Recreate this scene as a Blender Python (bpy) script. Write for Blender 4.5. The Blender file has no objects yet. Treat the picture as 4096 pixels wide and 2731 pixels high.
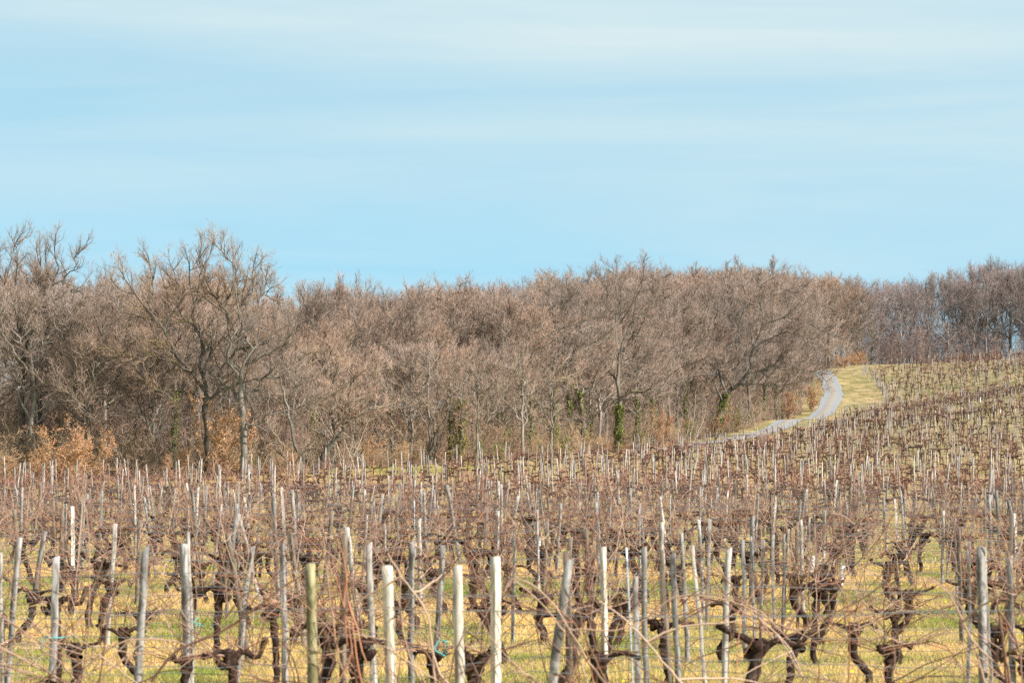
import bpy, math, random
import numpy as np
from mathutils import Vector, Matrix

# ------------------------------------------------------------------ camera, sky, sun, exposure
S = bpy.context.scene
COL = S.collection
EYE = 2.5
F = 2987.0            # focal length in pixels of a 1024 wide frame (105 mm on a 36 mm sensor)
HOR = 444.0
cam_d = bpy.data.cameras.new('camera')
cam_d.lens = 105.0
cam_d.sensor_width = 36.0
cam_d.clip_start = 0.5
cam_d.clip_end = 9000.0
cam_d.dof.use_dof = True
cam_d.dof.focus_distance = 210.0
cam_d.dof.aperture_fstop = 6.3
cam = bpy.data.objects.new('camera', cam_d)
cam.location = (0, 0, EYE)
cam.rotation_euler = (math.radians(90 + math.degrees(math.atan((HOR - 341) / F))), 0, 0)
COL.objects.link(cam)
S.camera = cam

SUN_EL = math.radians(40)
SUN_AZ = math.radians(116)      # compass style: 0 = +Y (view direction), 90 = +X (right)
world = bpy.data.worlds.new('World')
S.world = world
world.use_nodes = True
nt = world.node_tree
for n in list(nt.nodes):
    nt.nodes.remove(n)
def N(nt, t, **kw):
    n = nt.nodes.new(t)
    for k, v in kw.items():
        setattr(n, k, v)
    return n
def L(nt, a, b):
    nt.links.new(a, b)
def mixc(nt, fac, a, b, mode='MIX'):
    m = nt.nodes.new('ShaderNodeMix')
    m.data_type = 'RGBA'
    m.blend_type = mode
    for s, v in ((m.inputs[0], fac), (m.inputs[6], a), (m.inputs[7], b)):
        if isinstance(v, (int, float)):
            s.default_value = v
        elif isinstance(v, (tuple, list)):
            s.default_value = (v[0], v[1], v[2], 1)
        else:
            nt.links.new(v, s)
    return m.outputs[2]
def ramp(nt, fac, stops, interp='LINEAR'):
    r = nt.nodes.new('ShaderNodeValToRGB')
    r.color_ramp.interpolation = interp
    e = r.color_ramp.elements
    while len(e) > 1:
        e.remove(e[-1])
    e[0].position = stops[0][0]
    c = stops[0][1]
    e[0].color = (c[0], c[1], c[2], 1) if isinstance(c, (tuple, list)) else (c, c, c, 1)
    for p, c in stops[1:]:
        x = e.new(p)
        x.color = (c[0], c[1], c[2], 1) if isinstance(c, (tuple, list)) else (c, c, c, 1)
    nt.links.new(fac, r.inputs[0])
    return r.outputs[0]
def math_n(nt, op, a, b=None, clamp=False):
    m = nt.nodes.new('ShaderNodeMath')
    m.operation = op
    m.use_clamp = clamp
    for i, v in enumerate((a, b)):
        if v is None:
            continue
        if isinstance(v, (int, float)):
            m.inputs[i].default_value = v
        else:
            nt.links.new(v, m.inputs[i])
    return m.outputs[0]
def noise(nt, vec, scale, detail=4, rough=0.55, dist=0.0, map_scale=None, loc=None):
    if map_scale is not None or loc is not None:
        mp = nt.nodes.new('ShaderNodeMapping')
        if map_scale is not None:
            mp.inputs['Scale'].default_value = map_scale
        if loc is not None:
            mp.inputs['Location'].default_value = loc
        nt.links.new(vec, mp.inputs['Vector'])
        vec = mp.outputs[0]
    n = nt.nodes.new('ShaderNodeTexNoise')
    n.inputs['Scale'].default_value = scale
    n.inputs['Detail'].default_value = detail
    n.inputs['Roughness'].default_value = rough
    n.inputs['Distortion'].default_value = dist
    nt.links.new(vec, n.inputs['Vector'])
    return n.outputs['Fac']

sky = N(nt, 'ShaderNodeTexSky', sky_type='NISHITA', sun_disc=False)
sky.sun_elevation = SUN_EL
sky.sun_rotation = SUN_AZ
sky.air_density = 1.0
sky.dust_density = 0.15
sky.ozone_density = 2.0
tc = N(nt, 'ShaderNodeTexCoord')
# thin high cloud drawn out in long bands all over the sky
n1 = noise(nt, tc.outputs['Generated'], 1.0, 5, 0.5, 0.5, (2.2, 2.2, 24.0), (0.35, 0.0, 0.65))
n2 = noise(nt, tc.outputs['Generated'], 1.0, 6, 0.6, 0.8, (7.0, 7.0, 60.0), (2.3, 1.0, 0.0))
nn = math_n(nt, 'ADD', math_n(nt, 'MULTIPLY', n1, 0.86), math_n(nt, 'MULTIPLY', n2, 0.14))
sep = N(nt, 'ShaderNodeSeparateXYZ')
L(nt, tc.outputs['Generated'], sep.inputs[0])
thick = ramp(nt, sep.outputs['Z'], [(0.0, 0.0), (0.055, 0.02), (0.095, 0.28), (0.12, 0.30), (0.15, 0.66), (0.6, 0.5), (1.0, 0.4)])
cl = math_n(nt, 'ADD', ramp(nt, nn, [(0.40, 0.0), (0.66, 0.55)]), thick, True)
vm = N(nt, 'ShaderNodeVectorMath'); vm.operation = 'ADD'; vm.inputs[1].default_value = (0, 0, 0.35)
L(nt, tc.outputs['Generated'], vm.inputs[0])
vn = N(nt, 'ShaderNodeVectorMath'); vn.operation = 'NORMALIZE'; L(nt, vm.outputs[0], vn.inputs[0]); L(nt, vn.outputs[0], sky.inputs[0])
tint = mixc(nt, 1.0, sky.outputs[0], (1.27, 1.59, 1.21), 'MULTIPLY')
skyc = mixc(nt, cl, tint, (3.36, 4.02, 4.16))
bg = N(nt, 'ShaderNodeBackground')
bg.inputs['Strength'].default_value = 0.1
L(nt, skyc, bg.inputs['Color'])
wo = N(nt, 'ShaderNodeOutputWorld')
L(nt, bg.outputs[0], wo.inputs['Surface'])

sun_d = bpy.data.lights.new('sun', 'SUN')
sun_d.energy = 5.0
sun_d.angle = math.radians(0.55)
sun_d.color = (1.0, 0.92, 0.82)
sun = bpy.data.objects.new('sun', sun_d)
sv = Vector((math.sin(SUN_AZ) * math.cos(SUN_EL), math.cos(SUN_AZ) * math.cos(SUN_EL), math.sin(SUN_EL)))
sun.rotation_euler = (-sv).to_track_quat('-Z', 'Y').to_euler()
sun.location = (60, -40, 60)
COL.objects.link(sun)

S.view_settings.view_transform = 'Standard'
S.view_settings.look = 'None'
S.view_settings.gamma = 1.0
S.view_settings.exposure = 1.08
S.view_settings.use_curve_mapping = False
S.render.engine = 'CYCLES'
S.cycles.max_bounces = 5
S.cycles.diffuse_bounces = 3
S.cycles.transparent_max_bounces = 4
S.cycles.use_denoising = False

# ------------------------------------------------------------------ generic helpers
def prop(o, label=None, cat=None, group=None, kind=None):
    if label: o['label'] = label
    if cat: o['category'] = cat
    if group: o['group'] = group
    if kind: o['kind'] = kind
    return o
def empty(name, loc=(0, 0, 0), rz=0.0, sc=1.0):
    o = bpy.data.objects.new(name, None)
    o.empty_display_size = 0.3
    o.location = loc
    o.rotation_euler = (0, 0, rz)
    o.scale = (sc, sc, sc) if isinstance(sc, (int, float)) else sc
    COL.objects.link(o)
    return o
def link(name, me, parent=None):
    o = bpy.data.objects.new(name, me)
    COL.objects.link(o)
    if parent is not None:
        o.parent = parent
    return o

class Buf:
    """Collects vertices, faces and one tone value per vertex."""
    def __init__(s):
        s.v = []; s.t = []; s.q = []; s.tr = []; s.n = 0
    def add(s, v, quads=None, tris=None, tone=0.5):
        v = np.asarray(v, dtype=np.float32).reshape(-1, 3)
        if quads is not None and len(quads):
            s.q.append(np.asarray(quads, dtype=np.int32).reshape(-1, 4) + s.n)
        if tris is not None and len(tris):
            s.tr.append(np.asarray(tris, dtype=np.int32).reshape(-1, 3) + s.n)
        s.v.append(v)
        s.t.append(np.broadcast_to(np.asarray(tone, dtype=np.float32).reshape(-1), (len(v),)).copy())
        s.n += len(v)
    def arrays(s):
        v = np.concatenate(s.v) if s.v else np.zeros((0, 3), np.float32)
        t = np.concatenate(s.t) if s.t else np.zeros((0,), np.float32)
        q = np.concatenate(s.q) if s.q else np.zeros((0, 4), np.int32)
        r = np.concatenate(s.tr) if s.tr else np.zeros((0, 3), np.int32)
        return v, t, q, r
    def mesh(s, name, mat, smooth=False):
        v, t, q, r = s.arrays()
        me = bpy.data.meshes.new(name)
        me.vertices.add(len(v)); me.vertices.foreach_set('co', v.ravel())
        me.loops.add(len(q) * 4 + len(r) * 3)
        me.loops.foreach_set('vertex_index', np.concatenate([q.ravel(), r.ravel()]).astype(np.int32))
        me.polygons.add(len(q) + len(r))
        st = np.concatenate([np.arange(len(q)) * 4, len(q) * 4 + np.arange(len(r)) * 3]).astype(np.int32)
        me.polygons.foreach_set('loop_start', st)
        me.update(calc_edges=True)
        a = me.attributes.new('tone', 'FLOAT', 'POINT')
        a.data.foreach_set('value', t)
        if smooth:
            me.polygons.foreach_set('use_smooth', np.ones(len(me.polygons), dtype=bool))
        me.materials.append(mat)
        return me

def unit(a):
    return a / np.maximum(np.linalg.norm(a, axis=-1, keepdims=True), 1e-9)
def tubes(buf, P, R, k, tone=0.5, caps=False):
    """P (N,S,3) centre lines, R (N,S) radii, k sides."""
    P = np.asarray(P, float); R = np.asarray(R, float)
    n, s, _ = P.shape
    T = np.empty_like(P)
    T[:, 1:-1] = P[:, 2:] - P[:, :-2]; T[:, 0] = P[:, 1] - P[:, 0]; T[:, -1] = P[:, -1] - P[:, -2]
    T = unit(T)
    mean = unit(P[:, -1] - P[:, 0] + 1e-6)
    ref = np.where(np.abs(mean[:, 2:3]) > 0.75, np.array([[1.0, 0.13, 0.0]]), np.array([[0.0, 0.1, 1.0]]))
    U = unit(np.cross(T, ref[:, None, :])); W = np.cross(T, U)
    a = np.arange(k) * 2 * math.pi / k
    V = P[:, :, None, :] + R[:, :, None, None] * (np.cos(a)[None, None, :, None] * U[:, :, None, :] + np.sin(a)[None, None, :, None] * W[:, :, None, :])
    idx = np.arange(n * s * k).reshape(n, s, k)
    A = idx[:, :-1, :]; B = np.roll(A, -1, axis=2); D = idx[:, 1:, :]; C = np.roll(D, -1, axis=2)
    q = np.stack([A, B, C, D], -1).reshape(-1, 4)
    tn = np.asarray(tone, float)
    if tn.ndim == 1 and len(tn) == n:
        tn = np.repeat(tn, s * k)
    buf.add(V.reshape(-1, 3), q, None, tn)
    if caps:
        for e in (-1,):
            c = P[:, e]; base = buf.n
            m = np.arange(n)
            buf.add(np.concatenate([c[:, None, :], V[:, e]], 1).reshape(-1, 3), None,
                    [(i * (k + 1), i * (k + 1) + 1 + j, i * (k + 1) + 1 + (j + 1) % k) for i in m for j in range(k)],
                    np.repeat(tn.reshape(n, -1)[:, 0] if tn.size > 1 else np.full(n, float(tn)), k + 1))
def ribbons(buf, P, R, rng, tone=0.5):
    n, s, _ = P.shape
    T = unit(P[:, -1] - P[:, 0] + 1e-9)
    side = unit(np.cross(T, rng.normal(size=(n, 3))))
    V = np.stack([P - side[:, None, :] * R[:, :, None], P + side[:, None, :] * R[:, :, None]], 2)
    idx = np.arange(n * s * 2).reshape(n, s, 2)
    q = np.stack([idx[:, :-1, 0], idx[:, :-1, 1], idx[:, 1:, 1], idx[:, 1:, 0]], -1).reshape(-1, 4)
    tn = np.asarray(tone, float)
    if tn.ndim == 1 and len(tn) == n:
        tn = np.repeat(tn, s * 2)
    buf.add(V.reshape(-1, 3), q, None, tn)
def spikes(buf, P0, P1, r, rng, tone=0.5):
    n = len(P0)
    side = unit(np.cross(unit(P1 - P0 + 1e-9), rng.normal(size=(n, 3)))) * np.asarray(r).reshape(-1, 1)
    V = np.stack([P0 - side, P0 + side, P1], 1)
    tn = np.asarray(tone, float)
    if tn.ndim == 1 and len(tn) == n:
        tn = np.repeat(tn, 3)
    buf.add(V.reshape(-1, 3), None, np.arange(n * 3).reshape(n, 3), tn)
def grow(rng, P0, D0, Ln, nseg, wob, up):
    n = len(P0)
    P = np.empty((n, nseg + 1, 3)); P[:, 0] = P0
    d = unit(D0)
    for i in range(nseg):
        d = unit(d + rng.normal(size=(n, 3)) * wob + np.array([0, 0, up]))
        P[:, i + 1] = P[:, i] + d * (Ln / nseg)[:, None]
    return P
def kids(rng, P, R, k, t0, t1, ang, angsd, ratio, rr, plen):
    """k children on every parent: returns start, direction, length, radius, tone-parent index"""
    n, s, _ = P.shape
    t = (np.tile(np.linspace(t0, t1, k), (n, 1)) + rng.uniform(-0.5, 0.5, (n, k)) * (t1 - t0) / max(k, 1)).clip(0.02, 0.995)
    f = t * (s - 1); i = np.minimum(f.astype(int), s - 2); w = (f - i)[..., None]
    ar = np.arange(n)[:, None]
    P0 = P[ar, i] * (1 - w) + P[ar, i + 1] * w
    r0 = R[ar, i] * (1 - w[..., 0]) + R[ar, i + 1] * w[..., 0]
    T = unit(P[ar, i + 1] - P[ar, i])
    side = unit(np.cross(T, rng.normal(size=T.shape)))
    a = np.radians(rng.normal(ang, angsd, (n, k)))[..., None]
    D = T * np.cos(a) + side * np.sin(a)
    Ln = plen[:, None] * ratio * (1.15 - 0.55 * t) * rng.uniform(0.65, 1.25, (n, k))
    return P0.reshape(-1, 3), D.reshape(-1, 3), Ln.ravel(), (r0 * rr).ravel()
def taper(r, n, end=0.3):
    return r[:, None] * np.linspace(1, end, n)[None, :]
def resample(pts, n):
    pts = np.asarray(pts, float)
    # Catmull-Rom through the points
    P = np.vstack([2 * pts[0] - pts[1], pts, 2 * pts[-1] - pts[-2]])
    t = np.linspace(0, len(pts) - 1, n)
    i = np.minimum(t.astype(int), len(pts) - 2); u = (t - i)[:, None]
    a, b, c, d = P[i], P[i + 1], P[i + 2], P[i + 3]
    return 0.5 * ((2 * b) + (-a + c) * u + (2 * a - 5 * b + 4 * c - d) * u ** 2 + (-a + 3 * b - 3 * c + d) * u ** 3)

# ------------------------------------------------------------------ terrain function
def wp(px, d):
    return ((px - 512.0) / F * d, float(d))
CP = []
def cpp(px, py, d):
    X, Y = wp(px, d)
    CP.append((X, Y, EYE + (HOR - py) * d / F))
for X in (-25, 0, 25):
    for Y in (-20, 10, 30, 55):
        CP.append((X, Y, 0.0))
for px in (0, 350, 700, 1024):
    CP.append((*wp(px, 85), -0.25)); CP.append((*wp(px, 125), -0.25))
for a in [(0, 488, 172), (240, 481, 176), (435, 470, 192), (435, 461, 210), (560, 460, 222), (600, 453, 245), (650, 449.8, 262),
          (733, 449.5, 268), (733, 439.5, 302), (700, 436, 312), (807, 434, 308), (780, 420, 342), (833, 426, 333), (862, 418, 354),
          (883, 410, 375), (887, 402, 392), (883, 394, 408), (876, 384, 428), (868, 373, 450), (832, 398.6, 395), (826, 377, 440),
          (805, 396, 402), (948, 362, 472), (1023, 357, 478), (1023, 370, 402), (1023, 392, 338), (1023, 413, 300), (1023, 435, 262),
          (1023, 470, 205), (700, 478, 190), (850, 450, 245), (930, 425, 290), (820, 366, 478), (900, 364, 480)]:
    cpp(*a)
for a in [(-70, 172, 0.0), (-60, 300, 3.5), (-20, 300, 4.0), (0, 400, 6.0), (-80, 500, 6.0), (20, 520, 8.5), (60, 600, 9.5), (95, 560, 14.0),
          (110, 700, 6.0), (160, 560, 15.0), (160, 470, 21.5), (150, 330, 13.0), (110, 200, 2.0), (60, 80, -0.2), (60, 10, 0), (-60, 20, 0), (-60, 100, 0),
          (250, 700, 8), (300, 400, 22), (300, 100, 2), (-250, 100, 0), (-250, 450, 3), (0, 850, 5)]:
    CP.append(a)
CP = np.array(CP)
def _phi(r2):
    return 0.5 * r2 * np.log(r2 + 1e-9)
def _sol():
    n = len(CP); xy = CP[:, :2] / 100.0
    r2 = ((xy[:, None] - xy[None]) ** 2).sum(-1)
    A = np.zeros((n + 3, n + 3))
    A[:n, :n] = _phi(r2) + np.eye(n) * 0.0006
    Pm = np.hstack([np.ones((n, 1)), xy]); A[:n, n:] = Pm; A[n:, :n] = Pm.T
    return np.linalg.solve(A, np.concatenate([CP[:, 2], [0, 0, 0]]))
_W = _sol()
def ht(X, Y):
    X = np.asarray(X, float); Y = np.asarray(Y, float)
    sh = X.shape; x = X.ravel() / 100.0; y = Y.ravel() / 100.0
    out = _W[-3] + _W[-2] * x + _W[-1] * y
    for i in range(len(CP)):
        out = out + _W[i] * _phi((x - CP[i, 0] / 100) ** 2 + (y - CP[i, 1] / 100) ** 2)
    r = np.sqrt(x * x + y * y) * 100
    f = np.clip((r - 560) / 300, 0, 1); f = f * f * (3 - 2 * f)
    out = out * (1 - f) - 2.0 * f
    fb = np.clip((-Y.ravel() - 20) / 40, 0, 1)
    out = out * (1 - fb)
    return out.reshape(sh)
def h1(x, y):
    return float(ht(np.array([x]), np.array([y]))[0])

VB = [(-260, 160), (0, 168), (240, 172), (435, 188), (560, 214), (640, 240), (733, 266), (807, 306), (833, 331), (862, 353), (883, 374),
      (887, 391), (883, 407), (876, 427), (868, 450), (948, 470), (1023, 478), (1180, 480)]
VPOLY = np.array([wp(*p) for p in VB] + [(60, 12), (-40, 12)])
EDGE = [(-330, 176), (0, 179), (240, 184), (435, 206), (600, 252), (690, 300), (770, 342), (803, 376), (806, 402), (800, 430), (822, 462),
        (862, 484), (930, 492), (1024, 500), (1200, 505)]
WPOLY = np.array([wp(*p) for p in EDGE] + [(220, 900), (-330, 900)])
ROAD = [(612, 254), (640, 262), (666, 272), (722, 297), (762, 321), (795, 347), (812, 362), (824, 378), (831, 394), (833.5, 409), (832.5, 423), (829, 436), (825, 447), (822.5, 456), (824, 462)]
def inpoly(X, Y, poly):
    X = np.asarray(X); Y = np.asarray(Y)
    c = np.zeros(X.shape, bool); n = len(poly); j = n - 1
    for i in range(n):
        xi, yi = poly[i]; xj, yj = poly[j]
        with np.errstate(divide='ignore', invalid='ignore'):
            m = ((yi > Y) != (yj > Y)) & (X < (xj - xi) * (Y - yi) / (yj - yi + 1e-12) + xi)
        c ^= m; j = i
    return c
def dist_poly(X, Y, line):
    best = np.full(X.shape, 1e9)
    for a, b in zip(line[:-1], line[1:]):
        dx, dy = b[0] - a[0], b[1] - a[1]
        t = np.clip(((X - a[0]) * dx + (Y - a[1]) * dy) / (dx * dx + dy * dy), 0, 1)
        best = np.minimum(best, np.hypot(X - a[0] - t * dx, Y - a[1] - t * dy))
    return best

# ------------------------------------------------------------------ materials
def new_mat(name, rough=0.85, spec=0.25):
    m = bpy.data.materials.new(name); m.use_nodes = True
    nt = m.node_tree; b = nt.nodes['Principled BSDF']
    b.inputs['Roughness'].default_value = rough
    b.inputs['Specular IOR Level'].default_value = spec
    return m, nt, b
def attr(nt, name):
    a = nt.nodes.new('ShaderNodeAttribute'); a.attribute_name = name
    return a.outputs['Fac']
def bump(nt, b, h, strength=0.5, dist=0.02):
    bn = nt.nodes.new('ShaderNodeBump')
    bn.inputs['Strength'].default_value = strength; bn.inputs['Distance'].default_value = dist
    nt.links.new(h, bn.inputs['Height']); nt.links.new(bn.outputs[0], b.inputs['Normal'])

def mat_ground():
    m, nt, b = new_mat('meadow_ground', 0.95, 0.1)
    g = N(nt, 'ShaderNodeNewGeometry'); P = g.outputs['Position']
    sx = N(nt, 'ShaderNodeSeparateXYZ'); L(nt, P, sx.inputs[0])
    big = noise(nt, P, 0.055, 4, 0.6, 0.3, (1, 0.55, 1))
    mid = noise(nt, P, 0.55, 5, 0.62, 0.2, (1, 0.6, 1))
    fine = noise(nt, P, 6.0, 5, 0.7)
    # green / straw mix
    k = math_n(nt, 'ADD', math_n(nt, 'MULTIPLY', big, 0.35), math_n(nt, 'ADD', math_n(nt, 'MULTIPLY', mid, 0.4), math_n(nt, 'MULTIPLY', fine, 0.25)))
    c = ramp(nt, k, [(0.38, (0.11, 0.165, 0.033)), (0.46, (0.25, 0.24, 0.06)), (0.53, (0.44, 0.33, 0.12)), (0.64, (0.60, 0.44, 0.24))])
    # straw strip under each vine row, only in the vineyard
    st = math_n(nt, 'SINE', math_n(nt, 'MULTIPLY', math_n(nt, 'SUBTRACT', sx.outputs['Y'], 21.8 - 0.775), 2 * math.pi / 3.1))
    st = math_n(nt, 'MULTIPLY', ramp(nt, math_n(nt, 'ADD', st, math_n(nt, 'MULTIPLY', mid, 0.8)), [(0.55, 0.0), (1.0, 0.55)]), attr(nt, 'vineyard'))
    c = mixc(nt, st, c, (0.35, 0.26, 0.16))
    # dry reddish mat of dead growth in the middle vineyard
    dry = ramp(nt, math_n(nt, 'ADD', attr(nt, 'dry'), math_n(nt, 'MULTIPLY', math_n(nt, 'SUBTRACT', mid, 0.5), 0.9)), [(0.3, 0.0), (0.8, 0.85)])
    c = mixc(nt, dry, c, mixc(nt, fine, (0.30, 0.20, 0.12), (0.48, 0.37, 0.23)))
    # fresh green on the verge
    gr = ramp(nt, math_n(nt, 'MULTIPLY', attr(nt, 'verge'), math_n(nt, 'ADD', mid, 0.35)), [(0.42, 0.0), (0.8, 0.85)])
    c = mixc(nt, gr, c, mixc(nt, fine, (0.16, 0.26, 0.03), (0.36, 0.40, 0.07)))
    hl = ramp(nt, math_n(nt, 'ADD', attr(nt, 'hill'), math_n(nt, 'MULTIPLY', math_n(nt, 'SUBTRACT', big, 0.5), 1.6)), [(0.0, 0.0), (0.7, 0.9)])
    c = mixc(nt, hl, c, ramp(nt, mid, [(0.35, (0.14, 0.135, 0.05)), (0.5, (0.26, 0.205, 0.11)), (0.62, (0.38, 0.29, 0.18))]))
    # leaf litter in the wood
    lf = ramp(nt, math_n(nt, 'ADD', attr(nt, 'wood'), math_n(nt, 'MULTIPLY', math_n(nt, 'SUBTRACT', fine, 0.5), 0.8)), [(0.35, 0.0), (0.65, 1.0)])
    c = mixc(nt, lf, c, ramp(nt, fine, [(0.3, (0.10, 0.06, 0.035)), (0.6, (0.30, 0.18, 0.10))]))
    L(nt, c, b.inputs['Base Color'])
    bump(nt, b, math_n(nt, 'ADD', fine, noise(nt, P, 25.0, 3, 0.7)), 0.9, 0.08)
    return m
def mat_gravel():
    m, nt, b = new_mat('grey_gravel', 0.95, 0.15)
    g = N(nt, 'ShaderNodeNewGeometry'); P = g.outputs['Position']
    f = noise(nt, P, 3.0, 6, 0.75); f2 = noise(nt, P, 0.6, 3, 0.6)
    u = attr(nt, 'tone')   # across the road
    c = ramp(nt, f, [(0.3, (0.15, 0.16, 0.175)), (0.7, (0.30, 0.315, 0.335))])
    crown = ramp(nt, math_n(nt, 'ADD', u, math_n(nt, 'MULTIPLY', math_n(nt, 'SUBTRACT', f2, 0.5), 0.5)), [(0.02, 0.0), (0.12, 0.0), (0.26, 0.0), (0.44, 0.6), (0.56, 0.6), (0.72, 0.0), (1.0, 0.0)])
    c = mixc(nt, crown, c, (0.27, 0.22, 0.15))
    L(nt, c, b.inputs['Base Color'])
    bump(nt, b, noise(nt, P, 20.0, 3, 0.7), 0.6, 0.03)
    return m
def mat_bark(name, dark, light, twig, moss=0.0, scale=3.0):
    m, nt, b = new_mat(name, 0.9, 0.15)
    tc = N(nt, 'ShaderNodeTexCoord'); P = tc.outputs['Object']
    oi = N(nt, 'ShaderNodeObjectInfo')
    f = noise(nt, P, scale, 5, 0.65, 0.4, (1, 1, 0.35))
    c = ramp(nt, f, [(0.3, dark), (0.65, light)])
    t = attr(nt, 'tone')
    c = mixc(nt, ramp(nt, t, [(0.15, 0.0), (0.75, 1.0)]), c, mixc(nt, noise(nt, P, 0.6, 2), twig, tuple(x * 1.3 for x in twig)))
    if moss:
        g = N(nt, 'ShaderNodeNewGeometry'); s = N(nt, 'ShaderNodeSeparateXYZ'); L(nt, g.outputs['Normal'], s.inputs[0])
        mm = math_n(nt, 'MULTIPLY', ramp(nt, s.outputs['Z'], [(0.1, 0.0), (0.6, 1.0)]), ramp(nt, noise(nt, P, 0.5, 3), [(0.5, 0.0), (0.62, moss)]))
        mm = math_n(nt, 'MULTIPLY', mm, ramp(nt, t, [(0.3, 1.0), (0.5, 0.0)]))
        c = mixc(nt, mm, c, (0.16, 0.13, 0.02))
    hv = N(nt, 'ShaderNodeHueSaturation')
    L(nt, c, hv.inputs['Color'])
    L(nt, math_n(nt, 'ADD', math_n(nt, 'MULTIPLY', oi.outputs['Random'], 0.55), 0.72), hv.inputs['Value'])
    L(nt, math_n(nt, 'ADD', math_n(nt, 'MULTIPLY', oi.outputs['Random'], 0.3), 0.85), hv.inputs['Saturation'])
    L(nt, hv.outputs[0], b.inputs['Base Color'])
    return m
def mat_leaf(name, a, c2, trans=0.25):
    m, nt, b = new_mat(name, 0.7, 0.2)
    t = attr(nt, 'tone')
    c = ramp(nt, t, [(0.0, a), (1.0, c2)])
    L(nt, c, b.inputs['Base Color'])
    tr = N(nt, 'ShaderNodeBsdfTranslucent'); L(nt, c, tr.inputs[0])
    mx = N(nt, 'ShaderNodeMixShader'); mx.inputs[0].default_value = trans
    L(nt, b.outputs[0], mx.inputs[1]); L(nt, tr.outputs[0], mx.inputs[2])
    L(nt, mx.outputs[0], nt.nodes['Material Output'].inputs['Surface'])
    return m
def mat_post(name, dark, light, streak=(0.12, 0.10, 0.085), amount=0.55, use_tone=False, warm=0.0):
    m, nt, b = new_mat(name, 0.8, 0.2)
    tc = N(nt, 'ShaderNodeTexCoord'); P = tc.outputs['Object']
    oi = N(nt, 'ShaderNodeObjectInfo')
    pos = N(nt, 'ShaderNodeVectorMath'); pos.operation = 'ADD'
    L(nt, P, pos.inputs[0])
    cmb = N(nt, 'ShaderNodeCombineXYZ'); L(nt, math_n(nt, 'MULTIPLY', oi.outputs['Random'], 37.0), cmb.inputs[0]); L(nt, math_n(nt, 'MULTIPLY', oi.outputs['Random'], 11.0), cmb.inputs[2])
    L(nt, cmb.outputs[0], pos.inputs[1]); P = pos.outputs[0]
    f = noise(nt, P, 1.0, 5, 0.6, 0.3, (9, 9, 2.2))
    grain = noise(nt, P, 1.0, 6, 0.7, 0.35, (55, 55, 2.2))
    blot = noise(nt, P, 1.0, 4, 0.65, 0.6, (14, 14, 5))
    c = ramp(nt, f, [(0.3, dark), (0.62, light)])
    c = mixc(nt, ramp(nt, grain, [(0.5, 0.0), (0.72, amount)]), c, streak)
    c = mixc(nt, ramp(nt, blot, [(0.48, 0.0), (0.62, 0.7)]), c, streak)
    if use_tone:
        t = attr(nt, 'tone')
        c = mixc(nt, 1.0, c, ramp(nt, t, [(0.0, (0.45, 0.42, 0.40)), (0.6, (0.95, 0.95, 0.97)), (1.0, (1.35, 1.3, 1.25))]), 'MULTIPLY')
    else:
        hv = N(nt, 'ShaderNodeHueSaturation'); L(nt, c, hv.inputs['Color'])
        L(nt, math_n(nt, 'ADD', math_n(nt, 'MULTIPLY', oi.outputs['Random'], 0.3), 0.85), hv.inputs['Value'])
        c = hv.outputs[0]
    L(nt, c, b.inputs['Base Color'])
    bump(nt, b, grain, 0.35, 0.005)
    return m
def mat_plain(name, col, rough=0.5, metal=0.0, spec=0.4, var=None):
    m, nt, b = new_mat(name, rough, spec)
    tc = N(nt, 'ShaderNodeTexCoord')
    f = noise(nt, tc.outputs['Object'], 14.0, 4, 0.6)
    c = mixc(nt, f, tuple(x * 0.75 for x in col), tuple(min(1, x * 1.2) for x in col))
    L(nt, c, b.inputs['Base Color']); b.inputs['Metallic'].default_value = metal
    return m

M_GROUND = mat_ground()
M_ROAD = mat_gravel()
M_BARK = mat_bark('oak_bark', (0.032, 0.026, 0.020), (0.26, 0.235, 0.195), (0.300, 0.213, 0.170), 0.55, 1.1)
M_GREY = mat_bark('grey_wood_bark', (0.06, 0.052, 0.045), (0.33, 0.30, 0.26), (0.29, 0.222, 0.188), 0.4, 1.2)
M_PALE = mat_bark('pale_bark', (0.25, 0.21, 0.17), (0.50, 0.44, 0.37), (0.38, 0.29, 0.215))
M_FARB_HAZE = mat_bark('hazed_far_bark', (0.09, 0.08, 0.078), (0.28, 0.27, 0.265), (0.29, 0.215, 0.200))  # distance haze painted into the bark: greyer colour fades the ridge trees
M_BIG = mat_bark('old_oak_bark', (0.028, 0.022, 0.017), (0.16, 0.14, 0.115), (0.25, 0.18, 0.135), 0.8)
M_MID = mat_bark('grey_oak_bark', (0.08, 0.07, 0.056), (0.27, 0.245, 0.21), (0.29, 0.21, 0.165), 0.3)
M_BRUSH = mat_bark('brushwood_bark', (0.14, 0.10, 0.07), (0.36, 0.28, 0.20), (0.36, 0.255, 0.165))
M_RUST = mat_leaf('withered_oak_leaf', (0.26, 0.12, 0.055), (0.68, 0.41, 0.24), 0.3)
M_IVY = mat_leaf('ivy_leaf', (0.05, 0.075, 0.014), (0.26, 0.29, 0.065), 0.2)
M_MOSS = mat_leaf('mossy_ivy_leaf', (0.10, 0.09, 0.015), (0.30, 0.27, 0.07), 0.2)
M_POST = mat_post('weathered_stake_wood', (0.13, 0.118, 0.11), (0.37, 0.355, 0.34), (0.06, 0.05, 0.045), 0.75)
M_POST_W = mat_post('bleached_stake_wood', (0.24, 0.22, 0.20), (0.50, 0.465, 0.425), (0.12, 0.10, 0.08), 0.65)
M_CREAM = mat_post('cream_post_wood', (0.42, 0.375, 0.31), (0.70, 0.63, 0.53), (0.17, 0.13, 0.09), 0.6)
M_POST_B = mat_post('brown_stake_wood', (0.06, 0.048, 0.038), (0.21, 0.165, 0.125))
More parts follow.
